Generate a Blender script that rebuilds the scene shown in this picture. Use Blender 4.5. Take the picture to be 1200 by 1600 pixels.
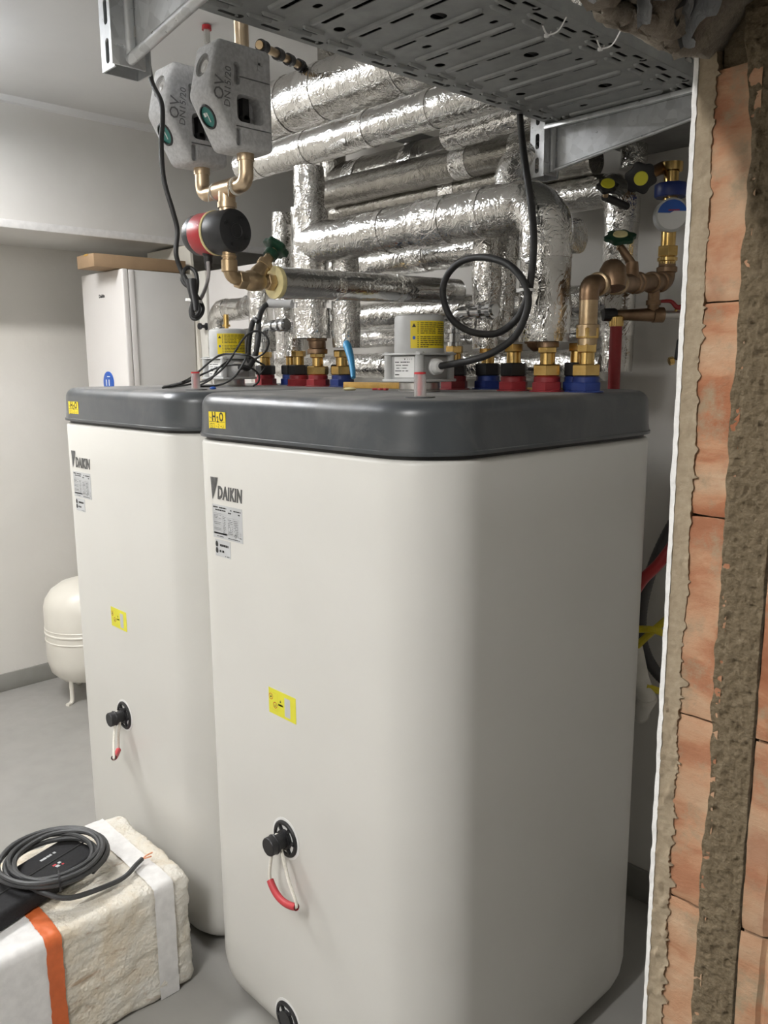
import bpy, bmesh, math, random
from mathutils import Vector, Matrix, noise
random.seed(7)
for o in list(bpy.data.objects): bpy.data.objects.remove(o)
S = bpy.context.scene
COL = S.collection
PI = math.pi
# ------------------------------------------------------------------ camera
cam = bpy.data.cameras.new('camera'); cam_o = bpy.data.objects.new('camera', cam); COL.objects.link(cam_o)
_R = Vector((0.690527,0.723272,-0.007081)); _U = Vector((-0.121247,0.125397,0.984670)); _F = Vector((-0.713072,0.679083,-0.174285))
cam_o.matrix_world = Matrix(((_R.x,_U.x,-_F.x,1.44104),(_R.y,_U.y,-_F.y,-1.51205),(_R.z,_U.z,-_F.z,1.72116),(0,0,0,1)))
cam.lens = 29.0316; cam.sensor_width = 36; cam.sensor_fit = 'AUTO'; cam.clip_start = .02
S.camera = cam_o
# ------------------------------------------------------------------ world, exposure, lights
w = bpy.data.worlds.new('world'); S.world = w; w.use_nodes = True
w.node_tree.nodes['Background'].inputs[0].default_value = (.02,.02,.02,1)
S.view_settings.view_transform = 'Standard'; S.view_settings.look = 'None'
S.view_settings.gamma = 1; S.view_settings.use_curve_mapping = False
S.view_settings.exposure = 0.0
def area(name, loc, rot, sx, sy, power, color):
    l = bpy.data.lights.new(name, 'AREA'); l.shape = 'RECTANGLE'; l.size = sx; l.size_y = sy
    l.energy = power; l.color = color
    o = bpy.data.objects.new(name, l); COL.objects.link(o); o.location = loc; o.rotation_euler = rot
    return o
LAMPS = [(-1.95,-1.15,2.79,0), (.66,-2.50,2.72,0)]     # ceiling battens (fixtures built further down)
POW = [48, 52]
UP = [1.0, .45]
for (lx,ly,lz,ang),pw,up in zip(LAMPS,POW,UP):
    area('batten_light', (lx,ly,lz-.035), (0,0,ang), .09, 1.15, pw, (1,.975,.94))
    area('batten_uplight', (lx,ly,lz+.022), (PI,0,ang), .05, 1.1, pw*up, (.86,.92,1))
# ------------------------------------------------------------------ helpers
WO = {}
def setp(o, label=None, cat=None, group=None, kind=None):
    if label: o['label'] = label
    if cat: o['category'] = cat
    if group: o['group'] = group
    if kind: o['kind'] = kind
    return o
def thing(name, label, cat, loc, group=None):
    o = bpy.data.objects.new(name, None); COL.objects.link(o); o.location = loc; o.empty_display_size = .05
    WO[o] = Vector(loc); return setp(o, label, cat, group)
class MB:
    def __init__(s): s.v = []; s.f = []
    def add(s, vs, fs):
        b = len(s.v); s.v += [Vector(v) for v in vs]; s.f += [[i+b for i in f] for f in fs]; return s
    def bm(s, bm):
        bm.verts.ensure_lookup_table()
        for i,v in enumerate(bm.verts): v.index = i
        s.add([v.co.copy() for v in bm.verts], [[v.index for v in f.verts] for f in bm.faces]); bm.free(); return s
    def box(s, x0,x1,y0,y1,z0,z1, bev=0, seg=2, M=None):
        bm = bmesh.new(); bmesh.ops.create_cube(bm, size=1)
        for v in bm.verts: v.co = Vector(((x0+x1)/2+v.co.x*(x1-x0),(y0+y1)/2+v.co.y*(y1-y0),(z0+z1)/2+v.co.z*(z1-z0)))
        if bev: bmesh.ops.bevel(bm, geom=bm.edges[:], offset=bev, segments=seg, affect='EDGES', profile=.5)
        if M is not None: bmesh.ops.transform(bm, matrix=M, verts=bm.verts)
        return s.bm(bm)
    def lathe(s, prof, o=(0,0,0), d=(0,0,1), n=24, poly=0):
        o = Vector(o); d = Vector(d).normalized()
        a = d.orthogonal().normalized() if abs(d.z) < .999 else Vector((1,0,0)); b = d.cross(a)
        vs = []; fs = []
        for r,h in prof:
            for k in range(n):
                t = 2*PI*k/n; vs.append(o+d*h+(a*math.cos(t)+b*math.sin(t))*max(r,1e-5))
        m = len(prof)
        for i in range(m-1):
            for k in range(n): fs.append([i*n+k, i*n+(k+1)%n, (i+1)*n+(k+1)%n, (i+1)*n+k])
        if prof[0][0] > 1e-4: fs.append(list(range(n))[::-1])
        if prof[-1][0] > 1e-4: fs.append([(m-1)*n+k for k in range(n)])
        return s.add(vs, fs)
    def ring(s, o, d, r0, r1, h, n=20):
        o=Vector(o); d=Vector(d).normalized(); a=d.orthogonal().normalized(); b=d.cross(a); vs=[]; fs=[]
        P_=[(r0,-h/2),(r1,-h/2),(r1,h/2),(r0,h/2)]
        for k in range(n):
            t=2*PI*k/n; q=a*math.cos(t)+b*math.sin(t); vs+=[o+q*r+d*z for r,z in P_]
        for k in range(n):
            for i in range(4): fs.append([k*4+i,k*4+(i+1)%4,((k+1)%n)*4+(i+1)%4,((k+1)%n)*4+i])
        return s.add(vs,fs)
    def cyl(s, p0, p1, r0, r1=None, n=20):
        p0 = Vector(p0); p1 = Vector(p1); d = p1-p0
        return s.lathe([(r0,0),(r0 if r1 is None else r1,d.length)], p0, d, n)
    def hexa(s, o, d, r, h, ch=.0015):
        return s.lathe([(r-ch,0),(r,ch),(r,h-ch),(r-ch,h)], o, d, 6)
    def tube(s, pts, r, n=10, cap=True):
        pts = [Vector(p) for p in pts]
        T = []
        for i in range(len(pts)):
            a = pts[max(i-1,0)]; b = pts[min(i+1,len(pts)-1)]; T.append((b-a).normalized())
        N = T[0].orthogonal().normalized(); vs = []; fs = []
        for i,p in enumerate(pts):
            if i: N = (N-T[i]*N.dot(T[i])).normalized()
            B = T[i].cross(N); rr = r(i/(len(pts)-1)) if callable(r) else r
            for k in range(n):
                t = 2*PI*k/n; vs.append(p+(N*math.cos(t)+B*math.sin(t))*rr)
        for i in range(len(pts)-1):
            for k in range(n): fs.append([i*n+k, i*n+(k+1)%n, (i+1)*n+(k+1)%n, (i+1)*n+k])
        if cap: fs.append(list(range(n))[::-1]); fs.append([(len(pts)-1)*n+k for k in range(n)])
        return s.add(vs, fs)
    def prism(s, poly, vec):
        vec = Vector(vec); n = len(poly); p = [Vector(q) for q in poly]
        return s.add(p+[q+vec for q in p], [list(range(n))[::-1], list(range(n,2*n))]+[[i,(i+1)%n,n+(i+1)%n,n+i] for i in range(n)])
    def grid(s, nu, nv, fn, closed_u=False):
        vs = [fn(i/nu, j/nv) for i in range(nu+1) for j in range(nv+1)]
        return s.add(vs, [[i*(nv+1)+j, (i+1)*(nv+1)+j, (i+1)*(nv+1)+j+1, i*(nv+1)+j+1] for i in range(nu) for j in range(nv)])
    def loft(s, rings, cap0=True, cap1=True):
        n = len(rings[0]); vs = [v for r in rings for v in r]; fs = []
        for i in range(len(rings)-1):
            for k in range(n): fs.append([i*n+k, i*n+(k+1)%n, (i+1)*n+(k+1)%n, (i+1)*n+k])
        if cap0: fs.append(list(range(n))[::-1])
        if cap1: fs.append([(len(rings)-1)*n+k for k in range(n)])
        return s.add(vs, fs)
    def build(s, name, mat, parent=None, loc=None, smooth=True, ang=35, **kw):
        if parent is not None: off = WO[parent]
        elif loc is not None: off = Vector(loc)
        else:
            xs=[v.x for v in s.v]; ys=[v.y for v in s.v]; zs=[v.z for v in s.v]
            off = Vector(((min(xs)+max(xs))/2,(min(ys)+max(ys))/2,min(zs)))
        me = bpy.data.meshes.new(name)
        me.from_pydata([tuple(v-off) for v in s.v], [], s.f); me.validate()
        bm = bmesh.new(); bm.from_mesh(me); bmesh.ops.recalc_face_normals(bm, faces=bm.faces); bm.to_mesh(me); bm.free()
        if smooth:
            me.polygons.foreach_set('use_smooth', [True]*len(me.polygons)); me.set_sharp_from_angle(angle=math.radians(ang))
        me.materials.append(mat); me.update()
        o = bpy.data.objects.new(name, me); COL.objects.link(o)
        if parent is not None: o.parent = parent
        else: o.location = off
        WO[o] = off
        return setp(o, **kw)
def copytree(o, loc=None, parent=None, label=None):
    c = o.copy(); COL.objects.link(c)
    if parent is not None: c.parent = parent
    if loc is not None: c.location = loc; WO[c] = Vector(loc)
    else: WO[c] = WO[parent] if parent is not None else WO[o]
    if label: c['label'] = label
    for ch in list(o.children): copytree(ch, None, c)
    return c
def smoothpath(pts, n=8):                        # Catmull-Rom through the points
    p = [Vector(q) for q in pts]; p = [p[0]*2-p[1]]+p+[p[-1]*2-p[-2]]; out = []
    for i in range(1,len(p)-2):
        for k in range(n):
            t = k/n; a,b,c,d = p[i-1:i+3]
            out.append(.5*((2*b)+(c-a)*t+(2*a-5*b+4*c-d)*t*t+(3*b-a-3*c+d)*t**3))
    out.append(p[-2]); return out
def fillet(pts, rad, step=.01):                  # polyline with rounded corners, evenly stepped
    pts = [Vector(p) for p in pts]; out = [pts[0]]
    def line(a,b):
        n = max(1,int((b-a).length/step))
        for k in range(1,n+1): out.append(a.lerp(b,k/n))
    for i in range(1,len(pts)-1):
        a,b,c = pts[i-1:i+2]; u=(a-b).normalized(); v=(c-b).normalized()
        ang = u.angle(v); t = min(rad/math.tan(ang/2), (a-b).length*.49, (c-b).length*.49)
        s_,e_ = b+u*t, b+v*t
        line(out[-1], s_)
        n = max(3,int(t*1.6/step))
        for k in range(1,n+1):
            q=k/n; out.append(s_*(1-q)**2+b*2*q*(1-q)+e_*q*q)
    line(out[-1], pts[-1]); return out
def text(body, size, mat, origin, u, v, parent, name, ext=.0004, sx=1.0, shear=0.0, align='CENTER', spacing=1.0, offset=0.0):
    cu = bpy.data.curves.new('t','FONT'); cu.body = body; cu.size = size; cu.extrude = ext; cu.resolution_u = 2
    cu.align_x = align; cu.align_y = 'CENTER'; cu.shear = shear; cu.space_character = spacing; cu.offset = offset
    to = bpy.data.objects.new('t',cu); COL.objects.link(to)
    dg = bpy.context.evaluated_depsgraph_get(); me = bpy.data.meshes.new_from_object(to.evaluated_get(dg))
    u=Vector(u).normalized(); v=Vector(v).normalized(); n=u.cross(v); o=Vector(origin)
    mb = MB().add([o+u*q.co.x*sx+v*q.co.y+n*q.co.z for q in me.vertices],[list(p.vertices) for p in me.polygons])
    bpy.data.objects.remove(to); bpy.data.meshes.remove(me); bpy.data.curves.remove(cu)
    return mb.build(name, mat, parent, smooth=False)
class Decal:                                     # flat print on a plane
    def __init__(s,o,u,v): s.o=Vector(o); s.u=Vector(u).normalized(); s.v=Vector(v).normalized(); s.n=s.u.cross(s.v)
    def p(s,x,y,h=0): return s.o+s.u*x+s.v*y+s.n*h
    def rect(s,mb,x,y,w,h,z=.0006,lo=-.0004):
        mb.prism([s.p(x,y,lo),s.p(x+w,y,lo),s.p(x+w,y+h,lo),s.p(x,y+h,lo)], s.n*(z-lo)); return mb
    def ring(s,mb,x,y,r0,r1,z=.0008,n=20):
        A=[];B=[]
        vs=[];fs=[]
        for k in range(n):
            t=2*PI*k/n; vs+= [s.p(x+r0*math.cos(t),y+r0*math.sin(t),z), s.p(x+r1*math.cos(t),y+r1*math.sin(t),z)]
        for k in range(n): a=2*k;b=2*((k+1)%n); fs.append([a,a+1,b+1,b])
        mb.add(vs,fs); return mb
    def disc(s,mb,x,y,r,z=.0008,n=20):
        mb.add([s.p(x+r*math.cos(2*PI*k/n),y+r*math.sin(2*PI*k/n),z) for k in range(n)],[list(range(n))]); return mb
    def poly(s,mb,pts,z=.0008): mb.add([s.p(a,b,z) for a,b in pts],[list(range(len(pts)))]); return mb
    def lines(s,mb,x,y,w,h,n,rnd,fill=.45,z=.0008):
        dy=h/n
        for i in range(n):
            xx=x; yy=y+h-dy*(i+1)+dy*.25
            while xx<x+w*.98:
                l=rnd.uniform(.06,.22)*w; l=min(l,x+w-xx)
                if rnd.random()<.82: s.rect(mb,xx,yy,l*.86,dy*fill,z)
                xx+=l
        return mb
# ------------------------------------------------------------------ materials
def mat(name, col=(.5,.5,.5), rough=.5, metal=0, spec=None, coat=0, trans=0, emis=None):
    m = bpy.data.materials.new(name); m.use_nodes = True; b = m.node_tree.nodes['Principled BSDF']
    b.inputs['Base Color'].default_value = (*col,1); b.inputs['Roughness'].default_value = rough; b.inputs['Metallic'].default_value = metal
    if spec is not None: b.inputs['Specular IOR Level'].default_value = spec
    if coat: b.inputs['Coat Weight'].default_value = coat
    if trans: b.inputs['Transmission Weight'].default_value = trans
    if emis: b.inputs['Emission Color'].default_value = (*emis[0],1); b.inputs['Emission Strength'].default_value = emis[1]
    return m
def nodes(m): return m.node_tree.nodes, m.node_tree.links, m.node_tree.nodes['Principled BSDF']
def tex(m, kind='NOISE', scale=10, detail=4, rough=.55, dist=0, stretch=None, coord='Object'):
    N,L,b = nodes(m); tc = N.new('ShaderNodeTexCoord'); out = tc.outputs[coord]
    if stretch:
        mp = N.new('ShaderNodeMapping'); mp.inputs['Scale'].default_value = stretch; L.new(out, mp.inputs[0]); out = mp.outputs[0]
    if kind == 'NOISE':
        t = N.new('ShaderNodeTexNoise'); t.inputs['Scale'].default_value = scale; t.inputs['Detail'].default_value = detail
        t.inputs['Roughness'].default_value = rough; t.inputs['Distortion'].default_value = dist; L.new(out, t.inputs['Vector']); return t.outputs[0]
    t = N.new('ShaderNodeTexVoronoi'); t.inputs['Scale'].default_value = scale
    if kind == 'EDGE': t.feature = 'DISTANCE_TO_EDGE'
    L.new(out, t.inputs['Vector']); return t.outputs['Color'] if kind == 'CELL' else t.outputs['Distance']
def ramp(m, fac, stops):
    N,L,b = nodes(m); r = N.new('ShaderNodeValToRGB'); el = r.color_ramp.elements
    while len(el) < len(stops): el.new(.5)
    for e,(p,c) in zip(el,stops): e.position = p; e.color = (*c,1) if len(c) == 3 else c
    L.new(fac, r.inputs[0]); return r.outputs[0]
def mix(m, a, b_, fac, mode='MIX'):
    N,L,b = nodes(m); x = N.new('ShaderNodeMix'); x.data_type = 'RGBA'; x.blend_type = mode
    for s_,i in ((fac,0),(a,6),(b_,7)):
        if isinstance(s_,(int,float)): x.inputs[i].default_value = s_
        elif isinstance(s_,tuple): x.inputs[i].default_value = (*s_,1)
        else: L.new(s_, x.inputs[i])
    return x.outputs[2]
def setcol(m, out): N,L,b = nodes(m); L.new(out, b.inputs['Base Color'])
def setrough(m, out): N,L,b = nodes(m); L.new(out, b.inputs['Roughness'])
def bump(m, hts, strength=.5, dist=.003):
    N,L,b = nodes(m); prev = None
    for h,s_,d_ in hts:
        n = N.new('ShaderNodeBump'); n.inputs['Strength'].default_value = s_; n.inputs['Distance'].default_value = d_
        L.new(h, n.inputs['Height'])
        if prev: L.new(prev, n.inputs['Normal'])
        prev = n.outputs[0]
    L.new(prev, b.inputs['Normal'])
def vary(m, c0, c1, scale=6, detail=5, lo=.35, hi=.65, **k): setcol(m, ramp(m, tex(m,'NOISE',scale,detail,**k), [(lo,c0),(hi,c1)]))
M = {}
M['wall'] = mat('wall_paint', rough=.75); vary(M['wall'], (.665,.645,.605), (.71,.69,.65), 1.6)
bump(M['wall'], [(tex(M['wall'],'NOISE',9,6),.25,.01),(tex(M['wall'],'NOISE',160,2),.15,.001)])
M['ceiling'] = mat('ceiling_paint', rough=.8); vary(M['ceiling'], (.70,.70,.70), (.74,.74,.735), 2)
bump(M['ceiling'], [(tex(M['ceiling'],'NOISE',120,3),.15,.001)])
M['floor'] = mat('floor_epoxy', rough=.38); vary(M['floor'], (.30,.295,.275), (.345,.335,.315), 3)
setrough(M['floor'], ramp(M['floor'], tex(M['floor'],'NOISE',14,5), [(.3,(.28,)*3),(.7,(.48,)*3)]))
bump(M['floor'], [(tex(M['floor'],'NOISE',30,3),.06,.002)])
M['skirt'] = mat('skirting_grey', (.25,.245,.225), .5); vary(M['skirt'], (.235,.23,.21),(.27,.265,.245),8)
M['trim'] = mat('beam_paint', rough=.7); vary(M['trim'], (.66,.645,.615), (.70,.685,.655), 4)
M['tank'] = mat('tank_white', rough=.36, spec=.4); vary(M['tank'], (.635,.625,.59), (.66,.65,.615), 2.5)
bump(M['tank'], [(tex(M['tank'],'NOISE',5,2),.04,.01),(tex(M['tank'],'NOISE',350,2),.05,.0004)])
M['cap'] = mat('cap_grey', rough=.42)
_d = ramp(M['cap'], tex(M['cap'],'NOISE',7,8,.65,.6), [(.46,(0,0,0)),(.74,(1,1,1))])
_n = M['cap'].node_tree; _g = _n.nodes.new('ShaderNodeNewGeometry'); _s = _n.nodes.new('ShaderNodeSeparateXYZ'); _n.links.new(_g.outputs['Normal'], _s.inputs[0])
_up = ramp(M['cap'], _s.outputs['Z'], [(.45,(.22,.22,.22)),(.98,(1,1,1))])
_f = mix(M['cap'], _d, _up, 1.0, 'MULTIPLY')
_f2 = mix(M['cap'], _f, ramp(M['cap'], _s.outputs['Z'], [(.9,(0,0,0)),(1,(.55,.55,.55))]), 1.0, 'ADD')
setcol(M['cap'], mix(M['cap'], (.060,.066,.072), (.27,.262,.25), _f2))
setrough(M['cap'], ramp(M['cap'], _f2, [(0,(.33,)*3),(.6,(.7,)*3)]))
M['seam'] = mat('seam_black', (.012,.012,.013), .5)
def foil(name, base, scale, wr=1.0, rough=.2):
    m = mat(name, base, rough, 1.0); N,L,b = nodes(m)
    def ridge(out, p=1.0):
        a = N.new('ShaderNodeMath'); a.operation='SUBTRACT'; L.new(out,a.inputs[0]); a.inputs[1].default_value=.5
        c = N.new('ShaderNodeMath'); c.operation='ABSOLUTE'; L.new(a.outputs[0],c.inputs[0])
        d = N.new('ShaderNodeMath'); d.operation='POWER'; L.new(c.outputs[0],d.inputs[0]); d.inputs[1].default_value=.6; return d.outputs[0]
    n0 = tex(m,'NOISE',scale*.5,3,.5,.6); n1 = ridge(tex(m,'NOISE',scale,3,.5,1.2)); n2 = ridge(tex(m,'NOISE',scale*2.6,3,.5,1.6)); e = tex(m,'VORO',scale*5)
    bump(m, [(n0,.35*wr,.012),(n1,.5*wr,.0055),(n2,.55*wr,.0030),(e,.10*wr,.0014)])
    setcol(m, mix(m, ramp(m, tex(m,'NOISE',9,5), [(.3,tuple(x*.82 for x in base)),(.7,base)]), (.5,.46,.40), ramp(m, tex(m,'NOISE',26,4), [(.66,(0,0,0)),(.9,(.18,.18,.18))])))
    return m
M['foil'] = foil('foil_jacket', (.66,.65,.625), 11, 1.15, .15)
M['foil2'] = foil('foil_crumpled', (.82,.81,.79), 11, 1.5, .10)
M['foil_smooth'] = foil('foil_smooth', (.60,.595,.58), 10, .55, .15)
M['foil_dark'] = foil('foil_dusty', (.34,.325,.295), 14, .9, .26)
M['galv'] = mat('galvanised', (.62,.64,.66), .36, .6)
setcol(M['galv'], ramp(M['galv'], tex(M['galv'],'CELL',55), [(0,(.50,.515,.53)),(1,(.72,.74,.76))]))
setrough(M['galv'], ramp(M['galv'], tex(M['galv'],'NOISE',60,6,stretch=(1,.25,1)), [(.3,(.26,)*3),(.7,(.48,)*3)]))
bump(M['galv'], [(tex(M['galv'],'NOISE',50,5),.12,.001)])
M['tray'] = mat('tray_steel', (.42,.435,.43), .5, .55)
setcol(M['tray'], ramp(M['tray'], tex(M['tray'],'NOISE',30,6), [(.3,(.29,.302,.30)),(.7,(.36,.37,.366))]))
def metalmat(k,name,c0,c1,rough,sc=25):
    M[k] = mat(name,c0,rough,1.0); vary(M[k],c0,c1,sc); bump(M[k],[(tex(M[k],'NOISE',90,3),.08,.0008)])
metalmat('brass','brass',(.62,.40,.13),(.78,.55,.22),.24)
metalmat('bronze','gunmetal_bronze',(.40,.29,.17),(.54,.41,.26),.38)
metalmat('bronze2','gunmetal_dark',(.22,.14,.085),(.33,.22,.14),.42)
metalmat('pale_bronze','pale_bronze',(.55,.42,.28),(.68,.54,.38),.32)
metalmat('chrome','zinc_press_fitting',(.66,.67,.68),(.76,.77,.78),.16)
metalmat('steel','stainless_steel',(.52,.51,.49),(.62,.61,.59),.28)
def plast(k,name,col,rough=.42,var=.12,sc=18):
    M[k] = mat(name,col,rough); vary(M[k],tuple(x*(1-var) for x in col),tuple(min(1,x*(1+var)) for x in col),sc); bump(M[k],[(tex(M[k],'NOISE',220,2),.05,.0005)])
plast('black','black_plastic',(.014,.014,.016),.45)
plast('rubber','black_rubber',(.02,.02,.021),.55,.25)
plast('pumpblack','pump_black',(.022,.023,.026),.42,.2,30)
plast('red','red_plastic',(.27,.022,.028),.4)
plast('pumpred','pump_red',(.42,.022,.03),.35)
plast('blue','blue_plastic',(.012,.03,.16),.4)
plast('bluebright','bright_blue',(.015,.09,.42),.4)
plast('lightblue','light_blue_plastic',(.06,.33,.62),.4)
plast('green','green_handwheel',(.008,.05,.026),.4)
plast('teal','teal_plastic',(.006,.17,.15),.35)
plast('greyplastic','grey_housing',(.50,.505,.50),.45,.06)
plast('greycon','grey_conduit',(.45,.45,.45),.5,.06)
plast('yellow','yellow_label',(.80,.62,.015),.45,.04)
plast('lemon','lemon_label',(.72,.68,.045),.45,.03)
plast('ink','print_black',(.02,.02,.02),.6,.1)
plast('inkgrey','print_grey',(.22,.22,.22),.6,.1)
plast('inkdark','lettering_grey',(.085,.085,.085),.5,.1)
plast('silverlab','silver_label',(.50,.51,.52),.4,.05)
plast('white','white_plastic',(.78,.78,.77),.4,.03)
plast('inkred','print_red',(.45,.03,.02),.6,.1)
plast('cream','cream_foam',(.72,.63,.33),.8,.08,60)
plast('rope','white_rope',(.70,.67,.60),.85,.08,200)
plast('grip','red_grip',(.48,.045,.055),.5,.08)
plast('card','cardboard',(.30,.20,.115),.8,.06)
plast('unitwhite','white_sheet_metal',(.70,.675,.655),.38,.02,3)
plast('unitside','grey_white_sheet',(.56,.55,.53),.45,.03,3)
plast('door','door_white',(.66,.64,.59),.5,.03,3)
plast('cream2','cream_board',(.66,.63,.56),.6,.04,6)
plast('vessel','vessel_white',(.74,.71,.64),.35,.03,4)
plast('tapewhite','white_tape',(.74,.73,.72),.5,.06,40)
plast('tapeorange','orange_tape',(.62,.14,.04),.45,.08,40)
plast('fabric','black_fabric',(.009,.009,.011),.8,.3,120)
plast('cordgrey','grey_cord',(.30,.28,.28),.5,.1)
plast('cablegrey','dark_grey_cable',(.045,.046,.048),.5,.2)
plast('yellowcable','yellow_cable',(.55,.45,.01),.45,.08)
plast('corr','grey_corrugated',(.07,.07,.075),.5,.1)
plast('redhose','red_hose',(.30,.012,.015),.4,.1)
plast('wood','ochre_wood',(.45,.26,.05),.6,.15,40)
plast('copper','copper_wire',(.7,.3,.15),.35,.1)
plast('eppink','foam_lettering',(.20,.20,.21),.8,.08)
plast('concrete','dark_grey_board',(.20,.20,.195),.7,.12,10)
plast('white_insul','white_insulation',(.62,.60,.55),.6,.08)
plast('glassred','red_float',(.55,.03,.04),.3,.1)
M['clear'] = mat('clear_plastic',(.90,.89,.88),.22,0,trans=.72); nodes(M['clear'])[2].inputs['IOR'].default_value=1.15
M['lamp'] = mat('lamp_diffuser',(.9,.9,.9),.4,emis=((1,.96,.9),3.0))
M['epp'] = mat('epp_foam',rough=.85); vary(M['epp'],(.47,.475,.485),(.62,.625,.635),150,2,lo=.3,hi=.7)
bump(M['epp'],[(tex(M['epp'],'VORO',190),.4,.0012),(tex(M['epp'],'NOISE',30,3),.2,.002)])
M['eps'] = mat('eps_foam',rough=.8)
_c1 = ramp(M['eps'],tex(M['eps'],'NOISE',7,8,.62,.5),[(.34,(.78,.68,.53)),(.50,(.84,.79,.69)),(.62,(.86,.83,.76)),(.78,(.66,.53,.38))])
setcol(M['eps'], mix(M['eps'],_c1,(.42,.27,.15), ramp(M['eps'],tex(M['eps'],'NOISE',16,4,.5,1.5,stretch=(1,.5,1.4)),[(.63,(0,0,0)),(.74,(.75,.75,.75))])))
bump(M['eps'],[(tex(M['eps'],'VORO',110),.5,.005),(tex(M['eps'],'NOISE',26,8,.7),.8,.016)])
M['brick'] = mat('clay_brick',rough=.85)
_oi = M['brick'].node_tree.nodes.new('ShaderNodeObjectInfo')
_b1 = ramp(M['brick'],tex(M['brick'],'NOISE',7,6,.6,.4,stretch=(.5,1,1.5)),[(.32,(.33,.115,.05)),(.43,(.43,.18,.09)),(.49,(.53,.29,.165)),(.62,(.56,.385,.25))])
_b2 = mix(M['brick'],_b1,(.36,.285,.185),ramp(M['brick'],tex(M['brick'],'NOISE',15,8,.7),[(.52,(0,0,0)),(.64,(.85,.85,.85))]))
_b3 = mix(M['brick'],_b2,(.36,.105,.045),ramp(M['brick'],tex(M['brick'],'NOISE',11,5,.6),[(.58,(0,0,0)),(.70,(.6,.6,.6))]))
setcol(M['brick'],mix(M['brick'],_b3,(.52,.33,.21),ramp(M['brick'],_oi.outputs['Random'],[(0,(0,0,0)),(1,(.4,.4,.4))])))
bump(M['brick'],[(tex(M['brick'],'NOISE',55,8,.68),.5,.005),(tex(M['brick'],'NOISE',24,3,stretch=(1,1,12)),.2,.0015)])
M['mortar'] = mat('rough_mortar',rough=.95)
setcol(M['mortar'],ramp(M['mortar'],tex(M['mortar'],'NOISE',95,8,.72),[(.25,(.135,.10,.055)),(.45,(.245,.187,.113)),(.62,(.30,.235,.15)),(.78,(.46,.375,.26))]))
bump(M['mortar'],[(tex(M['mortar'],'NOISE',150,8,.72),1.0,.006),(tex(M['mortar'],'VORO',240),.45,.002)])
M['plaster'] = mat('old_plaster',rough=.92)
setcol(M['plaster'],ramp(M['plaster'],tex(M['plaster'],'NOISE',60,8,.7),[(.25,(.285,.222,.15)),(.5,(.36,.29,.20)),(.75,(.43,.355,.255))]))
bump(M['plaster'],[(tex(M['plaster'],'NOISE',190,7,.65),.5,.002)])
M['skim'] = mat('white_skim',rough=.85); vary(M['skim'],(.84,.83,.81),(.90,.89,.87),60); bump(M['skim'],[(tex(M['skim'],'NOISE',160,5),.5,.002)])
M['rubble'] = mat('lintel_rubble',rough=.9)
setcol(M['rubble'],ramp(M['rubble'],tex(M['rubble'],'NOISE',26,8,.68,.6),[(.3,(.20,.18,.15)),(.5,(.34,.30,.25)),(.7,(.50,.45,.37))]))
bump(M['rubble'],[(tex(M['rubble'],'NOISE',60,8,.7),.9,.01)])
M['film'] = mat('grey_film',(.13,.135,.14),.35); bump(M['film'],[(tex(M['film'],'NOISE',40,5,.6,1.5),.6,.006)])
# ------------------------------------------------------------------ room shell
XL,XR,YB,YF,ZC = -3.06,.97,.769,-3.9,2.90
XK,YD = -1.42,4.6                                # the room goes deeper left of XK
YR,ZL = -.585,2.045
st = dict(kind='structure')
MB().box(XL-.2,3.4,YF-.2,YD+.2,-.15,0).build('floor',M['floor'],**st)
MB().box(XL-.2,3.4,YF-.2,YD+.2,ZC,ZC+.15).build('ceiling',M['ceiling'],**st)
MB().prism([(XK,YB,0),(3.4,YB,0),(3.4,YB+.2,0),(XK+.2,YB+.2,0),(XK+.2,YD,0),(XK,YD,0)],(0,0,ZC)).build('wall_back',M['wall'],smooth=False,**st)
MB().box(XL-.2,XK+.2,YD,YD+.2,0,ZC).build('wall_far',M['wall'],**st)
MB().box(XL-.2,XL,YF,YD,0,ZC).build('wall_left',M['wall'],**st)
MB().box(XL-.2,3.4,YF-.2,YF,0,ZC).build('wall_front',M['wall'],**st)
MB().box(3.2,3.4,YF,YB,0,ZC).build('wall_hall',M['wall'],**st)
# the masonry wall with the broken-through opening
wr = MB()
wr.box(XR,1.37,YR+.03,YB,0,ZC); wr.box(XR,1.37,-2.4,YR+.03,ZL+.09,ZC); wr.box(XR,1.37,YF,-2.4,0,ZC)
WR = wr.build('wall_right',M['wall'],loc=(XR,YR,0),smooth=False,**st)
nz = lambda x,y,z,s=1.0: noise.noise(Vector((x,y,z))*s)
tb = lambda x,y,z,s=1.0,o=4: noise.turbulence(Vector((x,y,z))*s, o, False)
# white skim coat along the room-side edge
def strip(xl, xr, z0, z1, nz_, yf, nx=4):
    m = MB(); zs=[z0+(z1-z0)*i/nz_ for i in range(nz_+1)]; rows=[]
    for z in zs:
        a=xl(z); b=xr(z); rows.append([Vector((a,YR+.04,z))]+[Vector((a+(b-a)*k/nx, yf(a+(b-a)*k/nx,z), z)) for k in range(nx+1)]+[Vector((b,YR+.04,z))])
    n=len(rows[0]); m.add([v for r in rows for v in r],[[i*n+k,(i+1)*n+k,(i+1)*n+k+1,i*n+k+1] for i in range(nz_) for k in range(n-1)]); return m
ragged = lambda z: (.004*max(0,nz(1.3,0,z,9)) + .010*max(0,1.15-z)*nz(3.3,0,z,14)) 
strip(lambda z:XR-.001-.0015*nz(0,5,z,40)-ragged(z)*.4, lambda z:XR+.0045+.0012*nz(2,5,z,90), 0,2.13,420, lambda x,z:YR-.002+.001*nz(x,9,z,80),2).build('skim_coat',M['skim'],WR)
spike = lambda z: .010*max(0,nz(7,1,z,70)-.05) + .022*max(0,nz(4,1,z,150)-.30)**1.2 + .004*nz(2,2,z,12)+.0015*nz(3,2,z,260)
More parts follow.
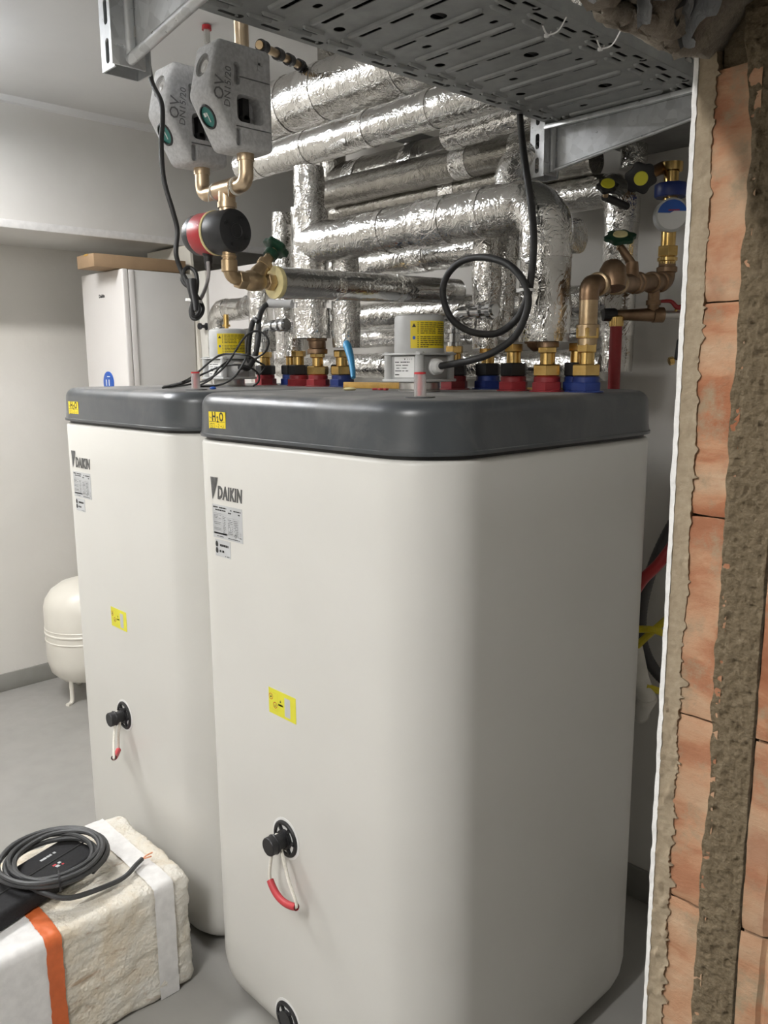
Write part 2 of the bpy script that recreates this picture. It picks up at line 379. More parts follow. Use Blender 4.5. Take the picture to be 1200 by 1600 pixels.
strip(lambda z:XR+.0042, lambda z:.9945+spike(z)*(1.6 if z<1.35 else .8), 0,2.13,1100, lambda x,z:YR-.0005+.0010*nz(x*2,9,z,30)+.0009*nz(x,3,z,160)+.004*max(0,nz(x*2,4,z,60)-.35)*(2 if z<1.35 else 1)-(.006*max(0,nz(x*2,8,z,45)-.1) if z<1.3 else 0),10).build('plaster_layer',M['plaster'],WR)
# bricks: two leaves
def brick(x0,x1,z0,z1,grooves=(),seed=0):
    m=MB(); nx,nz_=8,26
    def f(u,v):
        x=x0+(x1-x0)*u; z=z0+(z1-z0)*v
        e=min(u,1-u)*(x1-x0); e2=min(v,1-v)*(z1-z0)
        y=YR+.002+.0022*nz(x,seed,z,30)+.0014*nz(x,seed,z,90)+.0022*max(0,1-e2/.004)+.003*max(0,nz(x,seed+3,z,14)-.3)
        for g in grooves: y+=.0045*math.exp(-((x-g)/.0022)**2)
        return Vector((x+.0012*nz(z*40,seed,u),y,z+.0015*nz(x*40,seed,v)))
    m.grid(nx if not grooves else 30,nz_,f)
    b=m.v; n=len(b)
    m.box(x0+.001,x1-.001,YR+.0105,YR+.034,z0+.0015,z1-.0015)
    return m.build('brick',M['brick'],WR)
zj=[0.046,.296,.546,.796,1.046,1.295,1.545,1.789,2.035]
for i in range(len(zj)-1): brick(.990,1.044,zj[i]+.0012,zj[i+1]-.0012,seed=i*3.1)
zk=[(1.0854,-0.5850,1.0457)[2]-.247*4,(1.0854,-0.5850,1.0457)[2]-.247*3,(1.0854,-0.5850,1.0457)[2]-.247*2,(1.0854,-0.5850,1.0457)[2]-.247,(1.0854,-0.5850,1.0457)[2],(1.0881,-0.5850,1.2910)[2],(1.0881,-0.5850,1.2910)[2]+.247,(1.0881,-0.5850,1.2910)[2]+.494,(1.0881,-0.5850,1.2910)[2]+.741,(1.0881,-0.5850,1.2910)[2]+.988]
for i in range(len(zk)-1): brick(1.0875,1.235,zk[i]+.0015,zk[i+1]-.0015,(1.117,1.155,1.195),seed=50+i*2.7)
# mortar between the leaves, smeared over the bricks here and there
mo=MB()
def mf(u,v):
    z=2.13*v
    xl=1.0335+.006*nz(0,2,z,7)+.003*nz(0,2,z,40)-.022*max(0,nz(0,8,z,3.1)-.15)-.012*max(0,(z-1.95)/.15)
    xr=1.0865+.0015*nz(0,6,z,30)
    x=xl+(xr-xl)*u; e=min(u,1-u)
    y=YR+.0005-(.0016*tb(x,3,z,90,5)+.0022*nz(x,7,z,12))*min(1,e*7+.12)+.006*max(0,nz(x,5,z,170)-.28)*min(1,e*6)-.0012*nz(x,1,z,260)+.010*max(0,nz(x,11,z,95)-.26)*min(1,e*6)-.006*max(0,nz(x,21,z,60)-.3)*min(1,e*6)+(.004 if e<.001 else 0)
    return Vector((x,y,z))
mo.grid(30,1000,mf); mo.box(1.034,1.087,YR+.012,YR+.036,0,2.1)
mo.build('mortar_bed',M['mortar'],WR)
MB().grid(12,700,lambda u,v:Vector((1.0-.004+u*.25,YR+.0125+.002*nz(u,1,v,40),v*2.12))).build('mortar_joint',M['mortar'],WR)
MB().box(1.235,1.37,YR-.002,YR+.034,0,2.13).build('outer_plaster',M['plaster'],WR)
# broken lintel over the opening
def lf(u,v):
    x=.965+.42*u; y=-2.42+1.86*v
    rise=.05*min(1,max(0,(x-.985)/.05))
    z=ZL+.012+rise+.007*nz(x,y,1,16)+.014*tb(x,y,2,28,5)-.008+.015*max(0,nz(x,y,7,9))
    return Vector((x-.02*max(0,nz(y,2,3,22))*(1 if u==0 else 0),y,z))
lm=MB(); lm.grid(60,240,lf); lm.grid(1,240,lambda u,v:Vector((.965-.02*max(0,nz(-2.42+1.86*v,2,3,22)) if u==0 else .9695, -2.42+1.86*v, lf(0,v).z if u==0 else ZL+.12)))
lm.build('lintel_rubble',M['rubble'],WR,ang=60)
def foam(u,v,cx,cy,a):
    t=2*PI*u; p=PI*v; r=1+.35*nz(math.cos(t)*2+a,math.sin(t)*2,v*3,1.4)
    return Vector((cx+.016*r*math.sin(p)*math.cos(t),cy+.045*r*math.sin(p)*math.sin(t),ZL+.010-.010*r*math.cos(p)))
fm=MB()
for a,(cx,cy) in enumerate(((.972,-.66),(.975,-.70),(.968,-.74))): fm.grid(20,12,lambda u,v,cx=cx,cy=cy,a=a:foam(u,v,cx,cy,a*5))
fm.build('foam_blob',M['rubble'],WR,label='hardened foam drips on the broken lintel edge')
fl=MB()
for k in range(4):
    fl.grid(24,5,lambda u,v,k=k:Vector((.985+.09*u+.01*nz(u*4,k,v,1.6),-.68-.075*k+.03*v+.02*nz(u*3,k,2,1.5)-.06*u,ZL+.008+.012*math.sin(v*PI*1.5+k)+.016*nz(u*5,k,v*2,1.7)+.028*u)))
fl.build('plastic_film',M['film'],WR,label='crumpled grey film stuck to the lintel')
# beam, cove and skirting
bm_=MB().box(XL,-2.51,YF,YD,2.342,ZC); BEAM=bm_.build('trim_1',M['trim'],**st)
MB().box(-2.511,-2.503,YF,YD,2.342,2.378,.002).build('edge_strip',M['tapewhite'],BEAM)
MB().prism([(-2.51,YF,ZC),(-2.51,YF,ZC-.03),(-2.497,YF,ZC-.024),(-2.488,YF,ZC)],(0,YD-YF,0)).build('trim_2',M['ceiling'],**st)
MB().box(XK,XR,YB-.013,YB,0,.11,.003).build('baseboard_back',M['skirt'],**st)
MB().box(XL,XL+.013,YF,YD,0,.098,.003).build('baseboard_left',M['skirt'],**st)
# soffit board at the back right
sb=MB().box(.115,XR,.50,YB,2.31,2.345,.004); sb.build('trim_3',M['concrete'],**st)
# batten lamps out of view
for i,(lx,ly,lz,an) in enumerate(LAMPS):
    t=thing('batten_lamp','white ceiling batten lamp %s'%('over the middle of the room, out of frame' if i==0 else 'near the front wall, out of frame'),'lamp',(lx,ly,lz),'ceiling battens')
    cx_,sx2=math.cos(an),math.sin(an); Ml=Matrix.Translation((lx,ly,lz))@Matrix.Rotation(an,4,'Z')
    MB().box(-.05,.05,-.62,.62,-.028,.008,.006,M=Ml).build('lamp_body',M['white'],t)
    for q_ in (-.4,.4):
        e_=Ml@Vector((0,q_,.008)); MB().cyl(e_,(e_.x,e_.y,ZC),.006).build('suspension',M['steel'],t)
# ------------------------------------------------------------------ water tanks
TS,TR,ZS,TH = .8711,.14,1.548,1.658
def rsq(cx,cy,s,r,z,n=14):
    h=s/2-r; out=[]
    for sx,sy,a0 in ((1,1,0),(-1,1,90),(-1,-1,180),(1,-1,270)):
        for k in range(n+1):
            a=math.radians(a0+90*k/n); out.append(Vector((cx+sx*h+r*math.cos(a),cy+sy*h+r*math.sin(a),z)))
    return out
YFACE=-TS/2
def make_tank():
    t=thing('water_tank','near white hot water tank with dark grey lid, right of the pair','water tank',(0,0,0))
    prof=[(.10,.004),(.075,.006),(.045,.016),(.02,.04),(.006,.075),(0,.115)]+[(0,.115+(ZS-.012-.115)*k/12) for k in range(1,13)]+[(.0015,ZS-.008),(.005,ZS-.004),(.012,ZS-.002)]
    body=MB().loft([rsq(0,0,TS-2*i,max(TR-i,.02),z) for i,z in prof]).build('tank_body',M['tank'],t)
    MB().loft([rsq(0,0,TS-.022,TR-.011,ZS-.004),rsq(0,0,TS-.022,TR-.011,ZS+.008)]).build('seam_gasket',M['seam'],t)
    cp=[(.004,ZS+.0055),(-.003,ZS+.006),(-.004,ZS+.008),(-.004,ZS+.013),(-.001,ZS+.0145),(-.001,ZS+.016)]
    R0=.032
    cp+=[(.001,ZS+.03),(.003,TH-R0)]+[(.003+R0*(1-math.cos(a)),TH-R0+R0*math.sin(a)) for a in [PI/2*k/7 for k in range(1,8)]]+[(.06,TH+.0005)]
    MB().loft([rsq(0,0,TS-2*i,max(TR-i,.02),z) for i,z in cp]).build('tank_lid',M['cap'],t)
    # emblem and lettering
    d=Decal((0,YFACE,0),(1,0,0),(0,0,1))
    e=MB()
    x0,z1,z0=-.303,1.458,1.402
    for k in range(5):
        a=k/5; b=(k+.72)/5; 
        # slanted bars making a downward triangle
        d.poly(e,[(x0+.034*a,z1),(x0+.034*b,z1-.0),(x0+.034*b*.55+.006,z0+(z1-z0)*b*.62),(x0+.034*a*.45+.005,z0+(z1-z0)*a*.5)],.0012)
    e.build('emblem',M['inkdark'],t)
    text('DAIKIN',.044,M['inkdark'],(-.2235,YFACE-.0006,1.420),(1,0,0),(0,0,1),t,'lettering',.0006,sx=.66,shear=.15,offset=.0016,spacing=1.10)
    # rating plate
    pl=MB(); d.rect(pl,-.301,1.308,.128,.083); P1=pl.build('rating_plate',M['silverlab'],t,smooth=False)
    rn=random.Random(3); pr=MB()
    d.lines(pr,-.297,1.375,.058,.013,2,rn,.5); d.lines(pr,-.232,1.372,.054,.014,2,rn,.42)
    for (x,y,ww,hh) in ((-.297,1.355,.034,.014),(-.297,1.340,.034,.012),(-.297,1.326,.034,.011),(-.258,1.322,.016,.046),(-.236,1.321,.024,.042),(-.210,1.321,.02,.042)):
        tk=.0007
        d.rect(pr,x,y,ww,tk); d.rect(pr,x,y+hh,ww,tk); d.rect(pr,x,y,tk,hh); d.rect(pr,x+ww,y,tk,hh)
        d.lines(pr,x+.002,y+.002,ww-.004,hh-.004,max(2,int(hh/.0045)),rn,.3)
    d.rect(pr,-.297,1.318,.058,.004); d.lines(pr,-.285,1.311,.03,.004,1,rn); d.lines(pr,-.235,1.311,.05,.004,1,rn)
    d.ring(pr,-.203,1.322,.0035,.0045); d.rect(pr,-.186,1.318,.008,.0025); d.rect(pr,-.184,1.322,.001,.012); d.rect(pr,-.180,1.322,.001,.012)
    pr.build('printed_lines',M['ink'],P1,smooth=False)
    cl=MB(); d.rect(cl,-.294,1.262,.066,.042); P2=cl.build('care_label',M['silverlab'],t,smooth=False)
    pr=MB()
    for zz in (1.291,1.275):
        d.poly(pr,[(-.287+.006*math.cos(a)*(1 if a<0 or True else 1),zz+(.006*math.sin(a) if math.sin(a)<0 else .009*math.sin(a))) for a in [2*PI*k/16 for k in range(16)]],.0009)
    d.lines(pr,-.276,1.286,.04,.008,1,rn,.7); d.lines(pr,-.276,1.271,.02,.008,1,rn,.7); d.lines(pr,-.252,1.2635,.02,.003,1,rn,.6)
    pr.build('printed_lines',M['ink'],P2,smooth=False)
    # yellow warning label
    yl=MB(); d.rect(yl,-.089,.9145,.104,.0625); P3=yl.build('warning_label',M['lemon'],t,smooth=False)
    pr=MB(); d.ring(pr,-.080,.956,.0062,.0078); d.ring(pr,-.064,.938,.0062,.0078)
    d.rect(pr,-.0875,.925,.0335,.0004); d.rect(pr,-.0875,.967,.0335,.0004); d.rect(pr,-.054,.925,.0004,.042)
    pr.build('printed_rings',M['inkred'],P3,smooth=False)
    pr=MB(); d.poly(pr,[(-.046,.950),(-.040,.950),(-.043,.9565)]); d.rect(pr,-.052,.941,.018,.0045); d.poly(pr,[(-.083,.953),(-.077,.953),(-.080,.961)]); d.poly(pr,[(-.066,.934),(-.062,.934),(-.064,.942)])
    pr.build('printed_marks',M['ink'],P3,smooth=False)
    pr=MB(); d.rect(pr,-.027,.921,.021,.046,.0009); pr.build('grey_field',M['silverlab'],P3,smooth=False)
    # water label on the lid
    dl=Decal((0,YFACE+.0015,0),(1,0,0),(0,0,1))
    yl=MB(); dl.rect(yl,-.302,1.566,.072,.050); P4=yl.build('water_label',M['yellow'],t,smooth=False)
    text('H',.030,M['ink'],(-.279,YFACE+.0008,1.6035),(1,0,0),(0,0,1),P4,'lettering',.0003,sx=.8,offset=.0008)
    text('2',.020,M['ink'],(-.263,YFACE+.0008,1.5975),(1,0,0),(0,0,1),P4,'lettering',.0003,sx=.8,offset=.0006)
    text('O',.030,M['ink'],(-.247,YFACE+.0008,1.6035),(1,0,0),(0,0,1),P4,'lettering',.0003,sx=.75,offset=.0008)
    pr=MB()
    def stroke(pts): 
        for a,b in zip(pts,pts[1:]):
            q=(Vector(b)-Vector(a)); nn=Vector((-q.y,q.x)).normalized()*.0005
            dl.poly(pr,[tuple(Vector(a)-nn),tuple(Vector(b)-nn),tuple(Vector(b)+nn),tuple(Vector(a)+nn)],.0009)
    stroke([(-.298,1.605),(-.294,1.600),(-.291,1.604),(-.288,1.599)]); stroke([(-.295,1.588),(-.295,1.577),(-.286,1.577),(-.286,1.588),(-.295,1.588)])
    stroke([(-.292,1.586),(-.289,1.579)]); stroke([(-.282,1.588),(-.278,1.588),(-.278,1.575),(-.283,1.575)]); stroke([(-.272,1.582),(-.266,1.582)])
    stroke([(-.262,1.586),(-.259,1.588),(-.257,1.584),(-.262,1.581),(-.256,1.576)]); stroke([(-.252,1.582),(-.246,1.583),(-.243,1.577)]); stroke([(-.240,1.586),(-.237,1.578)]); stroke([(-.300,1.5925),(-.233,1.5925)])
    dl.rect(pr,-.240,1.568,.005,.008,.0009); pr.build('handwriting',M['ink'],P4,smooth=False)
    # level gauge vial
    gx,gy=.30,-.325
    g=MB().lathe([(.030,0),(.030,.003),(.016,.004)],(gx,gy,TH),n=24).build('gauge_base',M['cap'],t)
    MB().lathe([(.0105,.003),(.0122,.003),(.0118,.046),(.0105,.048),(.0100,.046)],(gx,gy,TH),n=20).build('gauge_vial',M['clear'],t)
    MB().lathe([(.0035,.003),(.0045,.02),(.0035,.043),(.005,.043),(.005,.046),(.0,.047)],(gx,gy,TH),n=14).lathe([(.0118,.0465),(.0118,.0505),(.0,.051)],(gx,gy,TH),n=18).build('gauge_float',M['glassred'],t)
    return t
def drain(t, x, z, handle, off=Vector((0,0,0)), yface=YFACE):
    """black round outlet flange; handle: list of points for the grip, None for bare"""
    o=Vector((x,yface,z)); D=(0,-1,0)
    f=MB().lathe([(.0455,-.004),(.0455,.003),(.042,.006),(.036,.006),(.034,-.002),(.024,-.002),(.024,.010),(.0,.010)],o,D,32)
    for k in range(6):
        a=2*PI*k/6; ca,sa=math.cos(a),math.sin(a); 
        f.prism([o+Vector((ca*.022-sa*.003,-.001,sa*.022+ca*.003)),o+Vector((ca*.022+sa*.003,-.001,sa*.022-ca*.003)),o+Vector((ca*.037+sa*.003,-.001,sa*.037-ca*.003)),o+Vector((ca*.037-sa*.003,-.001,sa*.037+ca*.003))],(0,-.007,0))
    F=f.build('outlet_flange',M['black'],t)
    MB().lathe([(.052,-.004),(.052,.0008),(.046,.0012)],o,D,32).build('flange_seal',M['white'],t)
    if handle:
        MB().lathe([(.019,.008),(.019,.03),(.0225,.031),(.0225,.052),(.021,.054),(.0,.054)],o,D,28).lathe([(.0235,.034),(.0245,.036),(.0235,.038)],o,D,28).build('plug_knob',M['black'],F)
        a,b=[Vector(q) for q in handle[:2]]
        mid=(a+b)/2+Vector(handle[2])
        pts=[(a*(1-q)**2+mid*2*q*(1-q)+b*q*q) for q in [k/12 for k in range(13)]]
        h=MB().tube(pts,.0085,12,False); h.tube(pts[::-1],.0062,12,False)
        h.build('grip_sleeve',M['grip'],F)
        k1=o+Vector((-.016,-.02,.004)); k2=o+Vector((.012,-.024,-.012))
        r=MB().tube(smoothpath([k1+Vector((.01,0,.012)),k1,k1.lerp(a,.5)+Vector((-.002,-.003,0)),a,pts[6],b,b.lerp(k2,.5)+Vector((.003,-.004,0)),k2,k2+Vector((-.006,0,.01))],8),lambda s_:.0040*(1+.10*math.sin(s_*420)),8)
        r.build('rope',M['rope'],F)
T1=make_tank()
T2=copytree(T1,(-.90,.038,0),label='far white hot water tank with dark grey lid, left behind the near one')
T2.name='water_tank.001'
drain(T1,-.038,.607,[(-.049,-.478,.512),(.058,-.482,.497),(-.012,-.006,-.034)])
drain(T1,-.053,.105,None)
drain(T2,-.940,.625,[(-0.8473,-0.4850,0.5425),(-0.9440,-0.4250,0.5133),(0,-.004,-.012)],yface=YFACE+.038)
# ------------------------------------------------------------------ immersion heaters on the lids
def make_heater():
    x,y=.008,-.024; z=TH
    t=thing('immersion_heater','grey immersion heater box with yellow label on the near tank lid','heater',(x,y,z))
    MB().lathe([(.052,.0012),(.052,.004),(.050,.006),(.050,.022),(.046,.026)],(x,y,z),n=36).build('steel_collar',M['steel'],t)
    a=.053
    h=MB().box(x-a,x+a,y-a,y+a,z+.0275,z+.088,.006,3)
    h.box(x-a-.012,x+a+.012,y-a-.012,y+a+.012,z+.024,z+.031,.002)
    for sx in (-1,1):
        for sy in (-1,1): h.lathe([(.011,.025),(.011,.094),(.009,.096),(0,.096)],(x+sx*a,y+sy*a,z),n=14)
    h.build('junction_box',M['greyplastic'],t)
    cvr=MB().lathe([(.060,.088),(.060,.094),(.061,.097),(.0605,.175),(.058,.181),(.052,.184),(0,.1855)],(x,y,z),n=48)
    cvr.box(x-a-.012,x+a+.012,y-a-.012,y+a+.012,z+.088,z+.093,.002)
    cvr.build('cover',M['greyplastic'],t)
    # yellow wrap label, facing +x/-y
    r=.0613; a0,a1=math.radians(-66),math.radians(28)
    def wrapq(mb,s0,s1,h0,h1,dr,n=1):
        mb.grid(max(1,n),1,lambda u,v:Vector((x+(r+dr)*math.cos(a0+(a1-a0)*(s0+(s1-s0)*u)),y+(r+dr)*math.sin(a0+(a1-a0)*(s0+(s1-s0)*u)),z+h0+(h1-h0)*v)))
    L=MB(); wrapq(L,0,1,.104,.168,0,18); LB=L.build('warning_label',M['yellow'],t)
    rn=random.Random(5); pr=MB()
    for i in range(12):
        hh=.163-.0047*i-(.004 if i>5 else 0)
        s_=.24
        while s_<(.95 if i<11 else .4):
            l=rn.uniform(.05,.13)
            if not (.58<s_<.64 and i<6): wrapq(pr,s_,min(s_+l*.85,.97),hh-.0011,hh+.0007,.0003,2)
            s_+=l
        wrapq(pr,.17,.20,hh-.0011,hh+.0007,.0003)
    for k in range(8): wrapq(pr,.04+.006*k,.136-.006*k,.153+.0011*k,.1541+.0011*k,.0003)
    pr.build('printed_lines',M['ink'],LB)
    pr=MB(); 
    for k in range(-3,4): wrapq(pr,.088-.035*math.sqrt(1-(k/4)**2),.088+.035*math.sqrt(1-(k/4)**2),.128+.0011*k,.1291+.0011*k,.0004)
    pr.build('printed_disc',M['bluebright'],LB)
    d=Decal((x-a,y-a,z),(1,0,0),(0,0,1)); L=MB(); d.rect(L,.020,.036,.068,.049); LB=L.build('type_label',M['white'],t,smooth=False)
    pr=MB(); d.poly(pr,[(.054,.080),(.059,.080),(.0565,.076)]); 
    for k in range(3): d.rect(pr,.064+.007*k,.077,.003,.003)
    d.lines(pr,.023,.069,.05,.005,1,rn,.5); d.lines(pr,.023,.048,.022,.020,3,rn,.3); d.lines(pr,.048,.048,.02,.020,3,rn,.3); d.lines(pr,.023,.039,.014,.005,1,rn,.5)
    pr.build('printed_lines',M['ink'],LB,smooth=False)
    g=MB().lathe([(.0,.0),(.020,.0),(.020,.012),(.0175,.015),(.0175,.024),(.013,.031),(.008,.032)],(x+a-.001,y-.005,z+.060),(1,-.25,0),20)
    g.build('cable_gland',M['white'],t)
    return t
H1=make_heater()
H2=copytree(H1,(.008-.90,-.024+.038,TH),label='grey immersion heater box on the far tank lid, wires around it')
sx_,sy_=(-0.9218,0.0200,1.8315)[0],.03
MB().lathe([(.007,.184),(.007,.193),(.013,.193),(.013,.200),(.0085,.200),(.0085,.232),(.006,.232),(.006,.196)],(sx_,sy_,TH),n=20).build('brass_nipple',M['brass'],H2,label='brass nipple standing on top of the far heater')
# ------------------------------------------------------------------ pipe unions on the lids
def union(x,y,base,nut,label,top=.045,rs=1.0,group='threaded pipe unions on the tank lids'):
    z=TH; t=thing('pipe_union',label,'pipe fitting',(x,y,z),group)
    MB().lathe([(.041*rs,0),(.041*rs,.003),(.030*rs,.005)],(x,y,z),n=28).hexa((x,y,z+.003),(0,0,1),.037*rs,.020).lathe([(.031*rs,.022),(.031*rs,.034),(.029*rs,.036)],(x,y,z),n=28).build('base_nut',M[base],t)
    MB().hexa((x,y,z+.036),(0,0,1),.034*rs,.032 if nut=='black' else .028,.003).build('union_nut',M[nut],t)
    zz=.068 if nut=='black' else .064
    b=MB().lathe([(.0175,zz),(.0175,zz+top*.55),(.019,zz+top*.57),(.019,zz+top*.6)],(x,y,z),n=24).hexa((x,y,z+zz+top*.58),(0,0,1),.0235,top*.42)
    b.build('brass_tail',M['brass'],t); return t
F=[(-.029,.148,'red','black'),(.031,.213,'blue','black'),(.177,.133,'red','black'),(.278,.130,'red','brass'),(.322,.190,'blue','black'),(.372,.150,'blue','brass')]
nm=['first from left below zinc elbow','second from left','third from left','fourth from left','partly hidden behind the bronze elbow','at the right end of the row']
for i,(x,y,b,n) in enumerate(F):
    cb='blue' if b=='blue' else 'red'
    union(x,y,b,n,'%s union with %s nut on near tank lid, %s'%(cb,n,nm[i]),rs=1.0)
nm2=['leftmost, below the zinc elbow','half hidden behind its red neighbour','in front of a blue one','under the bronze bend','hidden behind the bronze bend','beside the light blue handle']
for i,(x,y,b,n) in enumerate(F):
    union(x-.90,y+.038,b,n,'%s union with %s nut on far tank lid, %s'%('blue' if b=='blue' else 'red',n,nm2[i]))
# ------------------------------------------------------------------ foil-wrapped pipes
def foil_pipe(label, pts, r, m='foil', bands=(), fr=None, amp=1.0, group='foil-wrapped insulated pipes', name='insulated_pipe', n=40, step=.009, caps=True, seams=()):
    path=fillet(pts, fr or r*1.5, step); sd=random.random()*50
    T=[];N=[]
    for i in range(len(path)):
        T.append((path[min(i+1,len(path)-1)]-path[max(i-1,0)]).normalized())
    nn=T[0].orthogonal().normalized()
    for i in range(len(path)):
        nn=(nn-T[i]*nn.dot(T[i])).normalized(); N.append(nn.copy())
    L=[0]
    for i in range(1,len(path)): L.append(L[-1]+(path[i]-path[i-1]).length)
    def disp(p):
        q=p+Vector((sd,sd,sd)); return amp*(.0022*nz(q.x,q.y,q.z,14)+.0020*(abs(nz(q.x,q.y,q.z,40))-.25)+.0008*nz(q.x,q.y,q.z,120))
    def sweep(i0,i1,rr,da):
        vs=[];fs=[]; idx=list(range(i0,i1+1))
        for i in idx:
            B=T[i].cross(N[i])
            for k in range(n):
                a=2*PI*k/n; d=N[i]*math.cos(a)+B*math.sin(a); p=path[i]+d*rr
                vs.append(p+d*(disp(p)*da))
        m_=len(idx)
        for i in range(m_-1):
            for k in range(n): fs.append([i*n+k,i*n+(k+1)%n,(i+1)*n+(k+1)%n,(i+1)*n+k])
        if caps: fs.append(list(range(n))[::-1]); fs.append([(m_-1)*n+k for k in range(n)])
        return MB().add(vs,fs)
    loc=path[-1] if path[-1].z<path[0].z else path[0]
    t=thing(name,label,'pipe',tuple(loc),group)
    sweep(0,len(path)-1,r,1).build('foil_jacket',M[m],t,ang=60)
    import bisect
    for b in bands:
        f,wd=b[:2] if isinstance(b,tuple) else (b,.05)
        s0=f*L[-1]-wd/2; i0=max(0,min(len(path)-3,bisect.bisect(L,s0)-1)); i1=min(len(path)-1,max(i0+2,bisect.bisect(L,s0+wd)))
        rb=b[2] if isinstance(b,tuple) and len(b)>2 else r*1.012+.0012
        sweep(i0,i1,rb,1.35).build('foil_tape',M['foil2'],t,ang=60)
    return t
C0=(-0.6241,0.1500,2.0710); C1=(0.2525,0.1400,2.1084)
zC=(C0[2]+C1[2])/2; xC0=C0[0]; xC1=(0.2584,0.1400,1.9270)[0]
rC=.060
foil_pipe('thick foil-wrapped manifold pipe across the middle, bending down above the near tank',[(xC0,.15,zC),(xC1,.14,zC),(xC1,.14,(0.2634,0.1400,1.7745)[2])],rC,'foil',bands=((.30,.006),(.46,.09),(.60,.006),(.80,.07),(.955,.055)),amp=1.2)
foil_pipe('tall foil-wrapped riser above the far tank, joined by the manifold',[(xC0,.15,(-0.6465,0.1500,2.3131)[2]),(xC0,.15,(-0.6336,0.1500,1.8071)[2])],0.047,'foil2',bands=((.10,.04),(.42,.19,.0565),(.68,.10,.056),(.92,.085,.060)),amp=1.1)
MB_E=None
y0=-.54; x1=(-0.0329,-0.5400,1.9424)[0]
E0=(-0.0300,-0.4257,1.8978); E1=(0.0364,0.1500,1.9110)
foil_pipe('smooth foil pipe ahead of the others, from the green wheel valve to the near riser',[(x1,E0[1],E0[2]),(x1-.01,.17,E1[2])],.0325,'foil_smooth',bands=((.28,.006),(.62,.006)),amp=.35,name='insulated_pipe')
foil_pipe('foil riser left of the big bend, meeting the smooth pipe',[(.020,.215,2.10),(.020,.215,(0.0125,0.2150,1.7637)[2])],.036,'foil2',bands=((.5,.05),(.85,.05)),amp=1.1)
foil_pipe('foil riser behind the manifold with a rounded top',[((0.1034,0.4200,2.3067)[0],.42,(-0.0634,0.4200,2.2801)[2]),((0.0254,0.3000,2.0057)[0],.30,(0.0301,0.3000,2.2422)[2]),((0.0254,0.3000,2.0057)[0],.26,(0.0616,0.2600,1.7912)[2])],.037,'foil2',bands=((.45,.05),(.8,.06)))
foil_pipe('foil riser right of the tall one above the far tank',[((-0.5309,0.2100,1.9572)[0],.21,2.06),((-0.5309,0.2100,1.9572)[0],.21,(-0.5351,0.2100,1.7781)[2])],.043,'foil2',bands=((.55,.05),(.85,.07)))
foil_pipe('short foil sleeve low behind the brass bend of the far tank',[((-0.8681,0.2600,1.8349)[0],.26,(-0.8663,0.2600,1.8776)[2]),((-0.8681,0.2600,1.8349)[0],.26,(-0.8715,0.2600,1.7552)[2])],.033,'foil2',amp=1.2)
# upper runs
zA=(-0.8969,0.3700,2.6101)[2]
foil_pipe('thickest foil pipe high at the top, running left to right under the ceiling',[((-1.2151,0.3700,2.6145)[0],.37,zA),(.75,.37,zA)],.092,'foil',bands=((.12,.004),(.20,.07),(.40,.004)),amp=1.0)
zB=(-0.7408,0.2400,2.4056)[2]
foil_pipe('second foil pipe just below the thickest one',[((-1.0919,0.2400,2.3875)[0],.24,zB),(.7,.24,zB)],.051,'foil',bands=((.06,.004),(.20,.004),(.36,.004),(.5,.004)),amp=.8)
# runs behind the manifold
zK2=(-0.3387,0.5200,2.3338)[2]
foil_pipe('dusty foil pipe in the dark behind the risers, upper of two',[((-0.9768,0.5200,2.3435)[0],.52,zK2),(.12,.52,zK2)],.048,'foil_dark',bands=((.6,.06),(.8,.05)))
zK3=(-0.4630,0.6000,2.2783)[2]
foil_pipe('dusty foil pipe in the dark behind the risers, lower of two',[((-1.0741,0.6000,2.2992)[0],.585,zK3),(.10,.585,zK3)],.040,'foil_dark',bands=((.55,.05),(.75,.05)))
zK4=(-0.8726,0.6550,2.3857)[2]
foil_pipe('widest dusty foil duct, added to darken the gap behind the tall riser',[((-1.1529,0.6550,2.3872)[0],.655,zK4),((-0.4155,0.6550,2.3576)[0],.655,zK4)],.088,'foil_dark',bands=((.3,.06),(.7,.06)))  # dark duct added to fill and darken the gap between the pipes
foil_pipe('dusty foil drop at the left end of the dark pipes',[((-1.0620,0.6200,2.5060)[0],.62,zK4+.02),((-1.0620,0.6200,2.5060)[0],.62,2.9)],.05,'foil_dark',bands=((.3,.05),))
zK1=(-0.1632,0.4000,2.3878)[2]
foil_pipe('foil pipe with crumpled end below the cable tray',[((-0.2841,0.4000,2.3945)[0],.40,zK1-.01),(.40,.40,zK1)],.036,'foil2',bands=((.03,.06),(.2,.05)),amp=1.5)
zD=(-0.4338,0.4200,2.0539)[2]
foil_pipe('foil pipe under the manifold, running behind the smooth pipe',[((-0.8660,0.4200,2.0362)[0],.42,zD),(.16,.42,zD)],.045,'foil',bands=((.45,.05),(.7,.05)))
xr=(0.1778,0.6000,1.9299)[0]
zF=(-0.5412,0.5000,1.8919)[2]
foil_pipe('foil pipe low behind the near heater box',[((-0.8476,0.5000,1.9068)[0],.50,zF),((0.2228,0.5000,1.9507)[0],.50,zF)],.045,'foil',bands=((.5,.05),(.68,.05)))
zG=(-0.8359,0.6300,1.8232)[2]
foil_pipe('thin foil pipe near the wall, second from the bottom',[((-0.9715,0.6300,1.8271)[0],.63,zG),(.15,.63,zG)],.034,'foil2',bands=((.5,.05),))
zH=(-0.7712,0.6000,1.7203)[2]
foil_pipe('lowest foil pipe, along the back wall just above the tanks',[((-1.3913,0.6000,1.7232)[0],.60,zH),(xr-.03,.60,zH)],.046,'foil2',bands=((.4,.05),(.62,.006),(.75,.05)))
